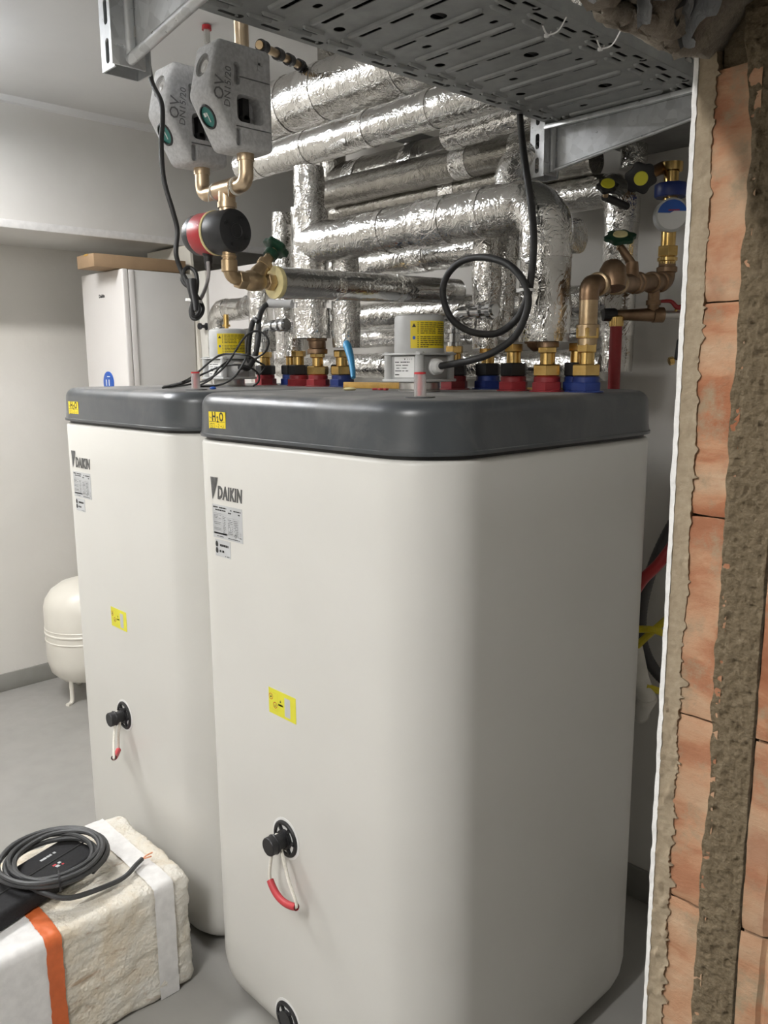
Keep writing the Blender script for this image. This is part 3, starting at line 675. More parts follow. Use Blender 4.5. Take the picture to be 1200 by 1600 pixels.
# left cluster
xl=(-1.8281,0.5800,1.9295)[0]; zl=(-1.8251,0.5800,1.9686)[2]
foil_pipe('foil pipe bend left of the risers, in front of the white cupboard',[(xl,.58,1.70),(xl,.58,zl),((-1.6037,0.5800,1.9734)[0],.58,zl),((-1.3274,0.4600,1.9534)[0],.47,zl)],.047,'foil',bands=((.4,.04),(.75,.05)),fr=.06,amp=1.2)
foil_pipe('foil pipe stub low left, under the bend',[((-1.4677,0.4400,1.8276)[0],.44,(-1.4677,0.4400,1.8276)[2]),((-1.2133,0.4400,1.8209)[0],.44,(-1.4677,0.4400,1.8276)[2])],.045,'foil',amp=1.2)
xv=(-1.3021,0.4400,1.9022)[0]
foil_pipe('crumpled foil riser behind the looped cable of the far tank',[(xv,.44,(-1.2939,0.4400,2.0479)[2]),(xv,.44,1.66)],.047,'foil2',bands=((.2,.06),(.6,.06)),amp=1.6)
xw=(-1.0970,0.4000,2.1895)[0]
foil_pipe('foil riser peeping out left of the tall riser',[(xw,.40,(-1.0931,0.4000,2.2718)[2]),(xw,.40,(-1.1177,0.4000,1.7515)[2])],.036,'foil2',bands=((.1,.05),(.5,.05)),amp=1.5)
# right cluster
xr=(0.1778,0.6000,1.9299)[0]; zr=(0.0908,0.6000,2.1967)[2]
foil_pipe('dark foil pipe at the far right, running left then down the wall',[(-.2,.60,zr),(xr,.60,zr),(xr,.60,1.70)],.046,'foil',bands=((.5,.05),(.62,.06),(.85,.05)),fr=.06,amp=1.2)
foil_pipe('short foil pipe hanging above the far right bend',[(xr+.005,.64,2.32),(xr+.005,.64,(0.1349,0.6400,2.2496)[2])],.036,'foil2',amp=1.3)
# ------------------------------------------------------------------ bronze bends and zinc elbows
def elbow(name,label,pts,r,m,collars=(),cat='pipe fitting',group=None,fr=None):
    path=fillet(pts,fr or r*1.6,.004); t=thing(name,label,cat,tuple(min((Vector(p) for p in pts),key=lambda q:q.z)),group)
    MB().tube(path,r,20).build('bend',M[m],t)
    for (f,ww,rr,mm) in collars:
        i=int(f*(len(path)-1)); d=(path[min(i+1,len(path)-1)]-path[max(i-1,0)]).normalized()
        MB().lathe([(rr*.93,-ww/2),(rr,-ww/2+.0015),(rr,ww/2-.0015),(rr*.93,ww/2)],path[i],d,24).build('collar',M[mm],t)
    return t
fz=TH+.064+.045
elbow('bronze_elbow','brown bronze bend between the big foil bend and the fourth near union',[(xC1-.02,.135,(0.2632,0.1400,1.7804)[2]-.004),(xC1-.02,.135,1.772),(.278,.130,fz+.022),(.278,.130,fz-.004)],.021,'bronze2',((.02,.012,.026,'bronze2'),(.97,.014,.026,'bronze2')),fr=.02)
elbow('bronze_elbow','brown bronze bend under the tall riser of the far tank',[(xC0+.01,.16,(-0.6336,0.1500,1.8071)[2]-.002),(xC0+.01,.16,1.785),(-.622,.168,fz+.030),(-.622,.168,fz-.004)],.027,'bronze2',((.02,.012,.032,'bronze2'),(.96,.016,.032,'bronze2')),fr=.02)
for k,(dx,dy,who,xe) in enumerate(((0,0,'near tank, inside the hose loop',.105),(-.90,.038,'far tank, behind the looped cable',-.80))):
    x,y=-.029+dx,.148+dy
    zt=(0.0453,0.1480,1.8566)[2]
    elbow('press_elbow','shiny zinc press elbow of the '+who,[(x,y,fz-.004),(x,y,zt),(xe,y,zt)],.0145,'chrome',((.05,.020,.020,'chrome'),(.22,.012,.0195,'chrome'),(.30,.006,.021,'chrome'),(.62,.014,.0195,'chrome'),(.80,.012,.021,'chrome'),(.95,.016,.022,'chrome')),group='zinc press elbows',fr=.035)
# ------------------------------------------------------------------ domestic water set at the right
ux,uy=.372,.150
mx,my=(0.3078,0.6200,2.1028)[0],.62
t=thing('brass_riser','brass pipe riser from the right end blue union to the bronze valve run','pipe',(ux,uy,fz))
zb=(0.3621,0.1500,1.8984)[2]
p0=Vector((ux,uy,fz-.003)); 
MB().lathe([(.022,0),(.022,.02),(.026,.02),(.026,.045),(.021,.047),(.021,zb-fz-.03)],p0,(0,0,1),24).build('riser_tube',M['bronze'],t)
MB().hexa((ux,uy,fz+.012),(0,0,1),.028,.024).build('hex_nut',M['brass'],t)
d=Vector((mx-ux,my-uy,0)); dn=d.normalized()
zrun=(0.2983,0.6000,1.9381)[2]
A_=Vector((ux,uy,zb)); B_=Vector((mx,my,zrun))
t=thing('valve_run','bronze pipe run with a green hand wheel under the water meter','pipe',(ux,uy,zb))
run=fillet([A_-Vector((0,0,.035)),A_,B_,B_+Vector((0,0,.05))],.03,.006)
MB().tube(run,.022,20).build('run_tube',M['bronze2'],t)
for f in (.13,.30,.34,.52,.56,.74,.86,.97):
    i=int(f*(len(run)-1)); dd=(run[min(i+1,len(run)-1)]-run[max(0,i-1)]).normalized()
    MB().lathe([(.024,-.008),(.027,-.006),(.027,.006),(.024,.008)],run[i],dd,8 if f in (.30,.52) else 24).build('collar',M['bronze' if f<.5 else 'bronze2'],t)
def handwheel(t,o,d,r=.034,m='green',cap='cream'):
    o=Vector(o); d=Vector(d).normalized(); a=d.orthogonal().normalized(); b=d.cross(a); n=48
    ring=[]
    for hgt,rr in ((-.006,.86),(-.004,1),(.004,1),(.007,.84)):
        ring.append([o+d*hgt+(a*math.cos(2*PI*k/n)+b*math.sin(2*PI*k/n))*r*rr*(1+.10*math.cos(2*PI*k/n*6)) for k in range(n)])
    W=MB().loft(ring).build('hand_wheel',M[m],t)
    MB().lathe([(.0,.0115),(.017,.0105),(.018,.006)],o,d,20).build('wheel_cap',M[cap],W)
    MB().cyl(o-d*.03,o,.007).build('stem',M['bronze'],t)
vm=A_.lerp(B_,.50); hw=Vector((0.3192,0.3600,2.0260))
MB().cyl(vm,vm+Vector((0,0,.05)),.020,.015).cyl(vm+Vector((0,0,.045)),hw-Vector((0,0,.02)),.011,.009).build('valve_bonnet',M['bronze2'],t)
handwheel(t,hw,(.30,-.42,.86),.036)
# dark check valve body behind the elbow
cv=Vector((0.3769,0.2400,1.9213)); MB().lathe([(.012,-.03),(.026,-.03),(.030,-.012),(.030,.018),(.02,.034),(.008,.036)],cv,(-.25,.2,1),20).build('check_valve_body',M['bronze2'],t)
# meter column
mz=(0.3094,0.6200,2.1058)[2]
t=thing('water_meter','water meter with half blue, half white round face on a brass column','water meter',(mx,my,zrun+.05))
MB().lathe([(.022,.045),(.022,.052),(.026,.054),(.026,.062),(.020,.064)],(mx,my,zrun),n=24).hexa((mx,my,(0.3144,0.6200,2.0173)[2]-.014),(0,0,1),.028,.026).lathe([(.019,.06),(.019,mz-zrun-.03)],(mx,my,zrun),n=24).build('brass_column',M['brass'],t)
MB().lathe([(.019,mz-zrun+.03),(.019,(0.3024,0.6200,2.2289)[2]-zrun),(.028,(0.3030,0.6200,2.2192)[2]-zrun),(.028,(0.3018,0.6200,2.2401)[2]-zrun)],(mx,my,zrun),n=24).build('brass_column',M['brass'],t)
md=Vector((.62,-.75,-.02)).normalized(); mo_=Vector((mx,my,mz))
MB().lathe([(.018,-.02),(.040,-.015),(.043,0),(.043,.030),(.040,.032)],mo_,md,36).build('meter_body',M['greyplastic'],t)
u_=Vector((0,0,1)).cross(md).normalized(); v_=md.cross(u_)
dd=Decal(mo_+md*.0325,u_,v_)
m1=MB(); dd.disc(m1,0,0,.0375,.0006,40); dd.ring(m1,.010,-.012,.006,.007,.0016); m1.build('dial_face',M['white'],t,smooth=False)
m1=MB(); pts=[(.0375*math.cos(a),.0375*math.sin(a)) for a in [math.radians(12+k*8) for k in range(21)]]; pts+=[(-.006,.004),(.004,.009)]
dd.poly(m1,pts,.0014); m1.build('dial_cover',M['bluebright'],t,smooth=False)
m1=MB(); dd.lines(m1,-.018,.008,.036,.006,1,random.Random(2),.5,.002); m1.build('dial_print',M['inkred'],t,smooth=False)
bz=(0.3075,0.6200,2.1705)[2]
MB().lathe([(.040,-.017),(.042,-.014),(.042,.014),(.040,.017)],(mx,my,bz),(0,0,1),10).build('blue_nut',M['blue'],t)
# safety valve set below
zs2=(0.3311,0.4500,1.8443)[2]; sA=Vector((0.2292,0.4500,1.8492)); sB=Vector((0.3669,0.6000,1.8479)); sT=Vector((0.3172,0.5400,1.8482))
t=thing('drain_valve_set','bronze drain valve with black cap, red lever and red hose at the right','valve',tuple(sA))
MB().cyl(sA.lerp(sT,.25),sT,.013,.018).cyl(sT,sT.lerp(sB,.35),.020).cyl((sT.x,sT.y,sT.z),(sT.x,sT.y,zrun-.01),.015).lathe([(.019,0),(.019,.012)],(sT.x,sT.y,sT.z+.025),n=20).build('valve_body',M['bronze2'],t)
MB().cyl(sT.lerp(sB,.35),sB,.012).build('valve_tail',M['steel'],t)
MB().lathe([(.010,0),(.017,.002),(.018,.03),(.015,.036)],sA-(sT-sA).normalized()*.006,(sT-sA),10).build('black_cap',M['black'],t)
le=Vector((0.3281,0.5500,1.8824)); l2=Vector((0.3499,0.5700,1.8820)); l3=Vector((0.3635,0.5800,1.8670)); l4=Vector((0.3796,0.5900,1.8682))
for a,b,wd in ((le,l2,.006),(l2,l3,.008),(l3,l4,.009)): pass
MB().tube(smoothpath([le,l2,l3,l4],5),lambda s_:.004+.004*s_,8).build('red_lever',M['redhose'],t)
MB().cyl(sB.lerp(sT,.25)+Vector((0,0,.0)),l3,.004).build('lever_stem',M['brass'],t)
hA=Vector((0.2522,0.4700,1.8291)); 
MB().lathe([(.019,-.010),(.019,.014),(.014,.018)],hA,(0,0,1),20).build('hose_collar',M['brass'],t)
MB().tube([hA,Vector((hA.x,hA.y,1.4)),Vector((hA.x,hA.y,1.05))],.016,16).build('red_hose',M['redhose'],t)
# small dark valve further back at the edge
v0=Vector((0.3703,0.6000,1.7601)); t=thing('gauge_cock','small black cock with brass nut peeping from behind the wall edge','valve',tuple(v0))
MB().lathe([(.010,-.03),(.014,-.026),(.014,.02),(.011,.026)],v0,(.1,0,1),12).build('cock_body',M['black'],t)
MB().cyl(v0,(v0.x,v0.y+.18,v0.z),.008,n=10).build('wall_stub',M['brass'],t)
MB().hexa(v0+Vector((-.012,-.012,-.03)),(-.6,-.6,-.2),.011,.014).build('brass_nut',M['brass'],t)
# dark hand wheel valve under the soffit
h0=Vector((0.2870,0.5000,2.1888)); t=thing('gate_valve','black hand wheel valve with a yellow cap hanging under the soffit','valve',tuple(h0))
hb=Vector((0.2805,0.6200,2.2325))
MB().cyl(hb,h0,.016,.012).cyl(hb,(mx,my,(0.3024,0.6200,2.2289)[2]-.005),.017).build('valve_body',M['bronze2'],t)
handwheel(t,h0,(.55,-.75,-.35),.037,'black','lemon')
h0=Vector((0.2408,0.4200,2.1649)); t=thing('gate_valve','half hidden black wheel valve before the dark foil bend','valve',tuple(h0))
handwheel(t,h0,(.5,-.55,.65),.026,'black','lemon'); MB().cyl(h0+Vector((-.02,.022,-.02)),h0+Vector((-.02,.13,-.03)),.010).build('valve_body',M['black'],t)
# hoses and cables in the gap on the right
def hose(name,label,pts,r,m,cat='cable',n=10,rib=0,group=None,k=8):
    path=smoothpath(pts,k)
    mb=MB().tube(path,(lambda s_:r*(1+rib*math.sin(s_*len(path)*2.6))) if rib else r,n)
    return mb.build(name,M[m],None,label=label,cat=cat,group=group)
hose('red_hose','red hose slanting up in the gap right of the near tank',[(0.3691,0.4000,1.1153),(0.3757,0.4500,1.1591),(0.3925,0.5000,1.1970),(0.4175,0.5500,1.2629),(0.4313,0.6600,1.3380),(0.3987,0.7750,1.3480)],.015,'redhose','hose',14)
hose('corrugated_conduit','dark grey corrugated conduit curving down the gap',[(0.3809,0.7750,1.4202),(0.3910,0.7000,1.3829),(0.3332,0.6600,1.2527),(0.2814,0.6600,1.1122),(0.2610,0.6600,0.9915),(0.2723,0.6600,0.8953),(0.3276,0.6600,0.8205),(0.4097,0.7000,0.7636),(0.4107,0.7750,0.7298)],.0165,'corr','conduit',12,.04,k=24)
hose('yellow_cable','yellow cable rising to the right in the gap',[(0.2929,0.5500,0.9084),(0.3344,0.5600,0.9637),(0.3777,0.6000,1.0207),(0.4101,0.7000,1.0720),(0.4025,0.7750,1.0786)],.010,'yellowcable')
hose('yellow_cable','yellow cable falling to the right across the other one',[(0.3064,0.5200,0.9852),(0.3396,0.5300,0.9944),(0.3822,0.5400,0.9946),(0.4192,0.6800,0.9268),(0.4045,0.7750,0.8918)],.010,'yellowcable')
hose('yellow_cable','yellow cable end low behind the white pipe elbow',[(0.3434,0.5500,0.8225),(0.3708,0.6000,0.7969),(0.4108,0.7000,0.7442),(0.4058,0.7750,0.7121)],.010,'yellowcable')
t=elbow('white_pipe_elbow','white plastic pipe elbow behind the near tank at the right',[(0.2964,0.5600,0.9260),(0.3211,0.5600,0.8365),(0.3479,0.5600,0.7825),(0.3047,0.6000,0.7181),(0.2166,0.7650,0.6271)],.025,'white_insul',((.35,.014,.028,'white_insul'),(.75,.014,.028,'white_insul')),fr=.03)
# ------------------------------------------------------------------ filter stations (foam shells) and pump
def station(xc,label):
    # profile in y-z, extruded along x
    X=(0.0800,-0.6169,2.3022)
    t=thing('filter_station',label,'valve station',(xc,-.56,2.13),'grey foam-clad valve stations')
    pf=[(0.0800,-0.6169,2.3022)[1:],(0.0800,-0.5002,2.3074)[1:],(0.0800,-0.4997,2.1233)[1:],(0.0800,-0.5884,2.1237)[1:],(0.0800,-0.6386,2.2125)[1:]]
    hw=.0385
    # z at bottom equalised
    zb_=(pf[2][1]+pf[3][1])/2; pf[2]=(pf[2][0],zb_); pf[3]=(pf[3][0],zb_); zt_=(pf[0][1]+pf[1][1])/2; pf[0]=(pf[0][0],zt_); pf[1]=(pf[1][0],zt_)
    bm=bmesh.new(); a=[bm.verts.new((xc-hw,y,z)) for y,z in pf]; b=[bm.verts.new((xc+hw,y,z)) for y,z in pf]; n=len(pf)
    bm.faces.new(a[::-1]); bm.faces.new(b)
    for i in range(n): bm.faces.new((a[i],a[(i+1)%n],b[(i+1)%n],b[i]))
    bmesh.ops.recalc_face_normals(bm,faces=bm.faces)
    bmesh.ops.bevel(bm,geom=bm.edges[:],offset=.010,segments=4,affect='EDGES',profile=.5)
    return t,bm,pf,hw
def cut(o, cutters):
    for cmb in cutters:
        me=bpy.data.meshes.new('cut'); me.from_pydata([tuple(v-WO[o]) for v in cmb.v],[],cmb.f)
        bm=bmesh.new(); bm.from_mesh(me); bmesh.ops.recalc_face_normals(bm,faces=bm.faces); bm.to_mesh(me); bm.free()
        c=bpy.data.objects.new('cut',me); COL.objects.link(c); c.location=o.matrix_basis.translation if o.parent is None else WO[o]
        md=o.modifiers.new('b','BOOLEAN'); md.operation='DIFFERENCE'; md.object=c; md.solver='EXACT'
        bpy.context.view_layer.update(); dg=bpy.context.evaluated_depsgraph_get()
        nm_=bpy.data.meshes.new_from_object(o.evaluated_get(dg)); o.modifiers.remove(md)
        nm_.polygons.foreach_set('use_smooth',[True]*len(nm_.polygons)); nm_.set_sharp_from_angle(angle=math.radians(35))
        o.data=nm_; bpy.data.objects.remove(c)
def rrect(x0,x1,y0,y1,r,n=5):
    out=[]
    for cx,cy,a0 in ((x1-r,y1-r,0),(x0+r,y1-r,90),(x0+r,y0+r,180),(x1-r,y0+r,270)):
        for k in range(n+1): a=math.radians(a0+90*k/n); out.append((cx+r*math.cos(a),cy+r*math.sin(a)))
    return out
def make_station(xc,label):
    t,bm,pf,hw=station(xc,label)
    shell=MB().bm(bm).build('foam_shell',M['epp'],t)
    xs=xc+hw; yb=pf[1][0]; zb_=pf[2][1]; zt_=pf[0][1]; Hh=zt_-zb_
    # recesses on the +x side: big hand-hole window, slot, joints
    wy0,wy1=(0.0800,-0.5818,2.1781)[1],(0.0800,-0.5229,2.1778)[1]; wz0,wz1=(0.0800,-0.5553,2.1686)[2],(0.0800,-0.5532,2.2169)[2]
    win=MB().prism([(xs-.034,y,z) for y,z in rrect(wy0,wy1,wz0,wz1,.011)],(.06,0,0))
    s1y=(0.0800,-0.5797,2.2552)[1]; s1z0,s1z1=(0.0800,-0.5808,2.2310)[2],(0.0800,-0.5790,2.2695)[2]
    sl=MB().prism([(xs-.012,y,z) for y,z in rrect(s1y-.007,s1y+.007,s1z0,s1z1,.0065)],(.03,0,0))
    s2z0,s2z1=(0.0800,-0.5855,2.1264)[2],(0.0800,-0.5841,2.1578)[2]; s2y=(0.0800,-0.5790,2.1453)[1]
    sl2=MB().prism([(xs-.010,y,z) for y,z in rrect(s2y-.007,s2y+.006,s2z0,s2z1,.0065)],(.03,0,0))
    j1=MB().box(xs-.006,xs+.02,s1y,yb+.01,(s1z0+s1z1)/2-.0012-.004,(s1z0+s1z1)/2+.0012-.004)
    j2=MB().box(xs-.006,xs+.02,wy0-.003,yb+.01,wz0-.010,wz0-.0075)
    # round recesses in the front chamfers
    F0=Vector((xc,pf[0][0],pf[0][1])); F4=Vector((xc,pf[4][0],pf[4][1])); F3=Vector((xc,pf[3][0],pf[3][1]))
    up=(F0-F4).normalized(); nu=Vector((1,0,0)).cross(up); nu=nu if nu.y<0 else -nu
    dn=(F3-F4).normalized(); nd=Vector((1,0,0)).cross(dn); nd=nd if nd.y<0 else -nd
    cu=F4.lerp(F0,.56)-Vector((.003,0,0)); cd=F4.lerp(F3,.40)-Vector((.003,0,0))
    r1=MB().lathe([(.021,-.008),(.021,.02)],cu,nu,28); r2=MB().lathe([(.0225,-.006),(.0225,.02)],cd,nd,28)
    cut(shell,[win,sl,sl2,j1,j2,r1,r2])
    MB().lathe([(.0,-.0065),(.0195,-.0065),(.0195,-.004),(.017,-.003),(.0165,-.006)],cu,nu,28).build('sight_glass',M['clear'],t)
    MB().lathe([(.006,-.006),(.006,-.0045),(0,-.004)],cu,nu,20).lathe([(.012,-.0062),(.012,-.005),(.010,-.005)],cu,nu,24).build('gauge_spring',M['steel'],t)
    k=MB().lathe([(.0222,-.006),(.0222,.001),(.0205,.002),(.0185,.002),(.0178,-.001)],cd,nd,30).build('dial_ring',M['black'],t)
    MB().lathe([(.0178,-.0055),(.0178,-.001),(.0,-.0008)],cd,nd,30).build('dial',M['teal'],t)
    uu=Vector((1,0,0)); vv=nd.cross(uu); vv=vv if vv.z>0 else -vv
    ds=Decal(cd,uu if uu.cross(vv).dot(nd)>0 else -uu,vv)
    pm=MB(); ds.rect(pm,-.010,.001,.006,.007,.0002,-.002); ds.rect(pm,.000,-.010,.002,.017,.0002,-.002); ds.rect(pm,-.002,.002,.0012,.006,.0002,-.002); pm.build('dial_print',M['white'],t,smooth=False)
    hd=(wy0+wy1)/2+.003
    MB().box(xs-.0335,xs-.018,hd-.008,hd+.008,wz0+.008,wz1+.01,.003).lathe([(.010,0),(.010,.012),(.007,.014)],(xs-.032,hd,wz0+.012),(1,0,0),18).build('inner_lever',M['black'],t)
    # debossed lettering reads along the height
    text('DN15/20',.0185,M['eppink'],(xs+.0002,(0.0800,-0.6004,2.2236)[1],(0.0800,-0.6004,2.2236)[2]),(0,.08,.99),(0,-.99,.08),t,'lettering',.0004)
    text('OV',.029,M['eppink'],(xs+.0003,(0.0800,-0.6183,2.2177)[1],(0.0800,-0.6183,2.2177)[2]),(0,.12,.99),(0,-.99,.12),t,'lettering',.0005)
    # relief arrow by the rear edge
    ay,az=(0.0800,-0.5306,2.2771)[1],(0.0800,-0.5306,2.2771)[2]
    ar=MB(); dA=Decal((xs,ay,az),(0,1,0),(0,0,1)); dA.rect(ar,-.0025,-.012,.005,.024,.0015); dA.rect(ar,-.009,-.003,.018,.004,.0015); ar.build('relief_arrow',M['epp'],t)
    return t,pf
XS1=.0415; XS2=XS1-.158
STA,PF=make_station(XS1,'grey foam-clad valve station with teal dial, nearer and right of the two')
STB,_=make_station(XS2,'grey foam-clad valve station with teal dial, left and behind its twin')
zbot=PF[2][1]; ztop=PF[0][1]
def stub(t,x,up):
    MB().cyl((x,y0,zbot-.012),(x,y0,zbot+.02),.0165).build('lower_nut',M['pale_bronze'],t)
    if up: MB().cyl((x,y0,ztop-.01),(x,y0,ztop+.13),.0135).build('upper_pipe',M['pale_bronze'],t)
stub(STA,XS1,True); stub(STB,XS2,False)
zt1=(-0.0328,-0.5400,2.0705)[2]; xt=(-0.0286,-0.5400,2.0650)[0]
t=thing('pipe_tee','pale bronze tee joining the two foam-clad stations above the pump','pipe fitting',(xt,y0,zt1))
MB().tube(fillet([(XS1,y0,zbot-.008),(XS1,y0,zt1),(XS2,y0,zt1),(XS2,y0,zbot-.008)],.024,.004),.0145,20).build('tee_pipe',M['pale_bronze'],t)
MB().cyl((xt-.03,y0,zt1),(xt+.03,y0,zt1),.0178).cyl((xt,y0,zt1),(xt,y0,zt1-.036),.0172).cyl((xt,y0,zt1-.026),(xt,y0,zt1-.036),.0195).build('tee_body',M['pale_bronze'],t)
for sx in (-1,1):
    xx=xt+sx*.036
    MB().lathe([(.0152,-.003),(.0178,-.002),(.0178,.002),(.0152,.003)],(xx,y0,zt1),(1,0,0),18).tube(smoothpath([(xx,y0-.017,zt1),(xx+.004,y0-.022,zt1-.012),(xx+.001,y0-.02,zt1-.022)],5),.0012,6).build('hemp_wrap',M['rope'],t)
# pump
pz=(-0.0248,-0.5400,1.9899)[2]
t=thing('circulation_pump','red and black circulation pump hanging below the bronze tee','pump',(xt,y0,pz-.05))
pc=Vector((xt-.020,y0,pz)); pd=Vector((.98,.12,-.02)).normalized()
MB().lathe([(.030,-.020),(.0415,-.019),(.0430,-.014),(.0430,.034),(.041,.040),(.037,.042),(0,.043)],pc,pd,40).build('volute_shell',M['pumpblack'],t)
cf=MB()
ua=pd.orthogonal().normalized()
ua=(Vector((0,0,1))-pd*pd.z).normalized(); ub=ua.cross(pd)
cf.lathe([(.017,.0428),(.017,.0442),(.014,.0442),(.013,.043),(.009,.043),(.009,.0436),(.007,.0436)],pc,pd,28)
for a in (25,115,205,295):
    q=pc+(ua*math.cos(math.radians(a))+ub*math.sin(math.radians(a)))*.029
    cf.lathe([(.0048,.0425),(.0048,.0442),(.003,.0442),(.003,.043)],q,pd,12)
cf.build('shell_relief',M['pumpblack'],t)
MB().lathe([(.0434,-.0215),(.0442,-.021),(.0442,-.016),(.0434,-.0155)],pc,pd,40).build('sealing_ring',M['cream'],t)
MB().lathe([(.0425,-.024),(.0425,-.060),(.041,-.064)],pc,pd,40).build('motor_red_band',M['pumpred'],t)
MB().lathe([(.041,-.062),(.0405,-.078),(.036,-.088),(.025,-.092),(0,-.093)],pc,pd,40).build('motor_end',M['pumpblack'],t)
MB().cyl((xt,y0,zt1-.036),(xt,y0,pz+.03),.0125).cyl((xt,y0,zt1-.044),(xt,y0,zt1-.036),.0158).build('upper_tail',M['pale_bronze'],t)
cg=Vector((-0.0908,-0.5500,1.9497)); 
MB().lathe([(.0125,.0),(.012,.012),(.009,.016),(.009,.026),(.0075,.030),(.0075,.038),(.005,.042)],cg+Vector((0,0,.012)),(0,0,-1),16).build('cable_grommet',M['black'],t)
# lower outlet and slanted valve
zv=E0[2]
t=thing('slant_valve','brass slanted-seat valve with green wheel below the pump','valve',(x1,y0,zv))
yA=(-0.0300,-0.5376,1.9023)[1]
MB().tube(fillet([(xt,y0,pz-.038),(xt,y0,zv+.002),(x1,y0+.06,zv)],.02,.004),.0135,20).build('outlet_elbow',M['bronze'],t)
MB().lathe([(.013,0),(.0165,.002),(.0165,.024),(.013,.026)],(xt,y0,zv+.012),(0,0,1),20).lathe([(.0132,-.002),(.0155,-.001),(.0155,.003),(.0132,.004)],(xt,y0,zv+.042),(0,0,1),16).build('solder_collar',M['bronze'],t)
ye=E0[1]; 
MB().hexa((x1,y0+.020,zv),(0,1,0),.0195,.020).lathe([(.015,.038),(.020,.046),(.022,.06),(.020,.078),(.016,.084)],(x1,y0,zv),(0,1,0),22).hexa((x1,ye-.022,zv),(0,1,0),.0185,.018).cyl((x1,y0+.08,zv),(x1,ye+.002,zv),.0145).build('valve_body',M['bronze'],t)
bd=(Vector((-0.0300,-0.4214,1.9688))-Vector((x1,y0+.06,zv))); bl=bd.length; bd.normalize(); bo=Vector((x1,y0+.06,zv))
MB().lathe([(.018,0),(.0175,.022),(.0145,.034),(.0145,.040),(.016,.041),(.016,.052),(.011,.054),(.010,bl-.012)],bo,bd,18).build('slanted_bonnet',M['bronze'],t)
MB().lathe([(.0155,bl-.026),(.0155,bl-.012)],bo,bd,18).build('green_collar',M['green'],t)
handwheel(t,bo+bd*bl,bd,.027,'green','green')
MB().lathe([(.014,0),(.034,0),(.0345,.004),(.032,.014)],(x1,ye-.002,zv),(0,1,0),30).build('foam_end',M['cream'],t,label='cream insulation end around the pipe')
# ------------------------------------------------------------------ cable tray, brackets
TX0,TX1,TY0,TY1,TZ=.119,.528,-1.35,.45,2.322
t=thing('cable_tray','perforated grey steel cable tray hanging overhead','cable tray',(TX0,TY0,TZ))
def plate2d(outer, holes, thick, xf, name, m, parent):
    cu=bpy.data.curves.new('p','CURVE'); cu.dimensions='2D'; cu.fill_mode='BOTH'; cu.extrude=thick/2
    for poly in [outer]+holes:
        sp=cu.splines.new('POLY'); sp.points.add(len(poly)-1); sp.use_cyclic_u=True
        for q,(a,b) in zip(sp.points,poly): q.co=(a,b,0,1)
    ob=bpy.data.objects.new('p',cu); COL.objects.link(ob); dg=bpy.context.evaluated_depsgraph_get(); me=bpy.data.meshes.new_from_object(ob.evaluated_get(dg))
    mb=MB().add([xf(v.co) for v in me.vertices],[list(p.vertices) for p in me.polygons]); bpy.data.objects.remove(ob); bpy.data.meshes.remove(me)
    return mb
def slot(cx,cy,lx,ly,r=None,n=5): r=r or min(lx,ly)/2*.98; return rrect(cx-lx/2,cx+lx/2,cy-ly/2,cy+ly/2,r,n)
holes=[]; emb=[]
W_=TX1-TX0; mid=(TX0+TX1)/2
y=TY0+.055; k=0
while y<TY1-.03:
    # transverse embossed rib with three slots
    emb.append((mid,y-.013,.245,.015,0))
    for q in (-.082,0,.082): holes.append(slot(mid+q,y+.004,.058,.0105))
    # edge slots, both sides
    for s_ in (-1,1):
        for off,yy in ((.030,y-.004),(.015,y+.036)):
            cx=mid+s_*(W_/2-off-.003); holes.append(slot(cx,yy,.0095,.040)); 
        cx=mid+s_*(W_/2-.052); holes.append(slot(cx,y+.012,.0095,.036)); emb.append((cx-s_*.011,y+.010,.010,.050,1))
        cx=mid+s_*(W_/2-.032); emb.append((cx-s_*.009,y-.004,.009,.052,1))
        if k%2==0: holes.append(slot(mid+s_*(W_/2-.020),y+.002-.034,.016,.016))
    if k%3==1: holes.append(slot(mid+.05,y+.045,.03,.03)); 
    if k%3==2: holes.append(slot(mid-.06,y+.042,.020,.014)); holes.append(slot(mid+.10,y+.046,.018,.012))
    if k%3==0: holes.append(slot(mid-.11,y+.044,.022,.022))
    y+=.0895; k+=1
pm=plate2d([(TX0,TY0),(TX1,TY0),(TX1,TY1),(TX0,TY1)],holes,.0014,lambda v:Vector((v.x,v.y,TZ+v.z)),'p',None,None)
pm.build('tray_floor',M['tray'],t,ang=30)
em=MB()
for cx,cy,lx,ly,o_ in emb:
    L_=rrect(cx-lx/2,cx+lx/2,cy-ly/2,cy+ly/2,min(lx,ly)/2*.98,5); L2=rrect(cx-lx/2+.003,cx+lx/2-.003,cy-ly/2+.003,cy+ly/2-.003,min(lx,ly)/2*.98-.003,5)
    em.loft([[Vector((a,b,TZ-.0006)) for a,b in L_],[Vector(((a+a2)/2,(b+b2)/2,TZ-.0040)) for (a,b),(a2,b2) in zip(L_,L2)],[Vector((a,b,TZ-.0056)) for a,b in L2]],False,True)
em.build('embossed_ribs',M['tray'],t,ang=60,kind='stuff')
for side,xx in ((0,TX0),(1,TX1)):
    fh=[]; y=TY0+.05
    while y<TY1-.03: fh.append(slot(y,.030,.034,.010)); y+=.0597
    pm=plate2d([(TY0,0),(TY1,0),(TY1,.066),(TY0,.066)],fh,.0014,lambda v,xx=xx:Vector((xx+v.z,v.x,TZ+v.y)),'p',None,None)
    pm.build('side_flange',M['tray'],t,ang=30)
    MB().box(xx-.004,xx+.004,TY0,TY1,TZ+.064,TZ+.068,.0015).build('flange_lip',M['tray'],t)
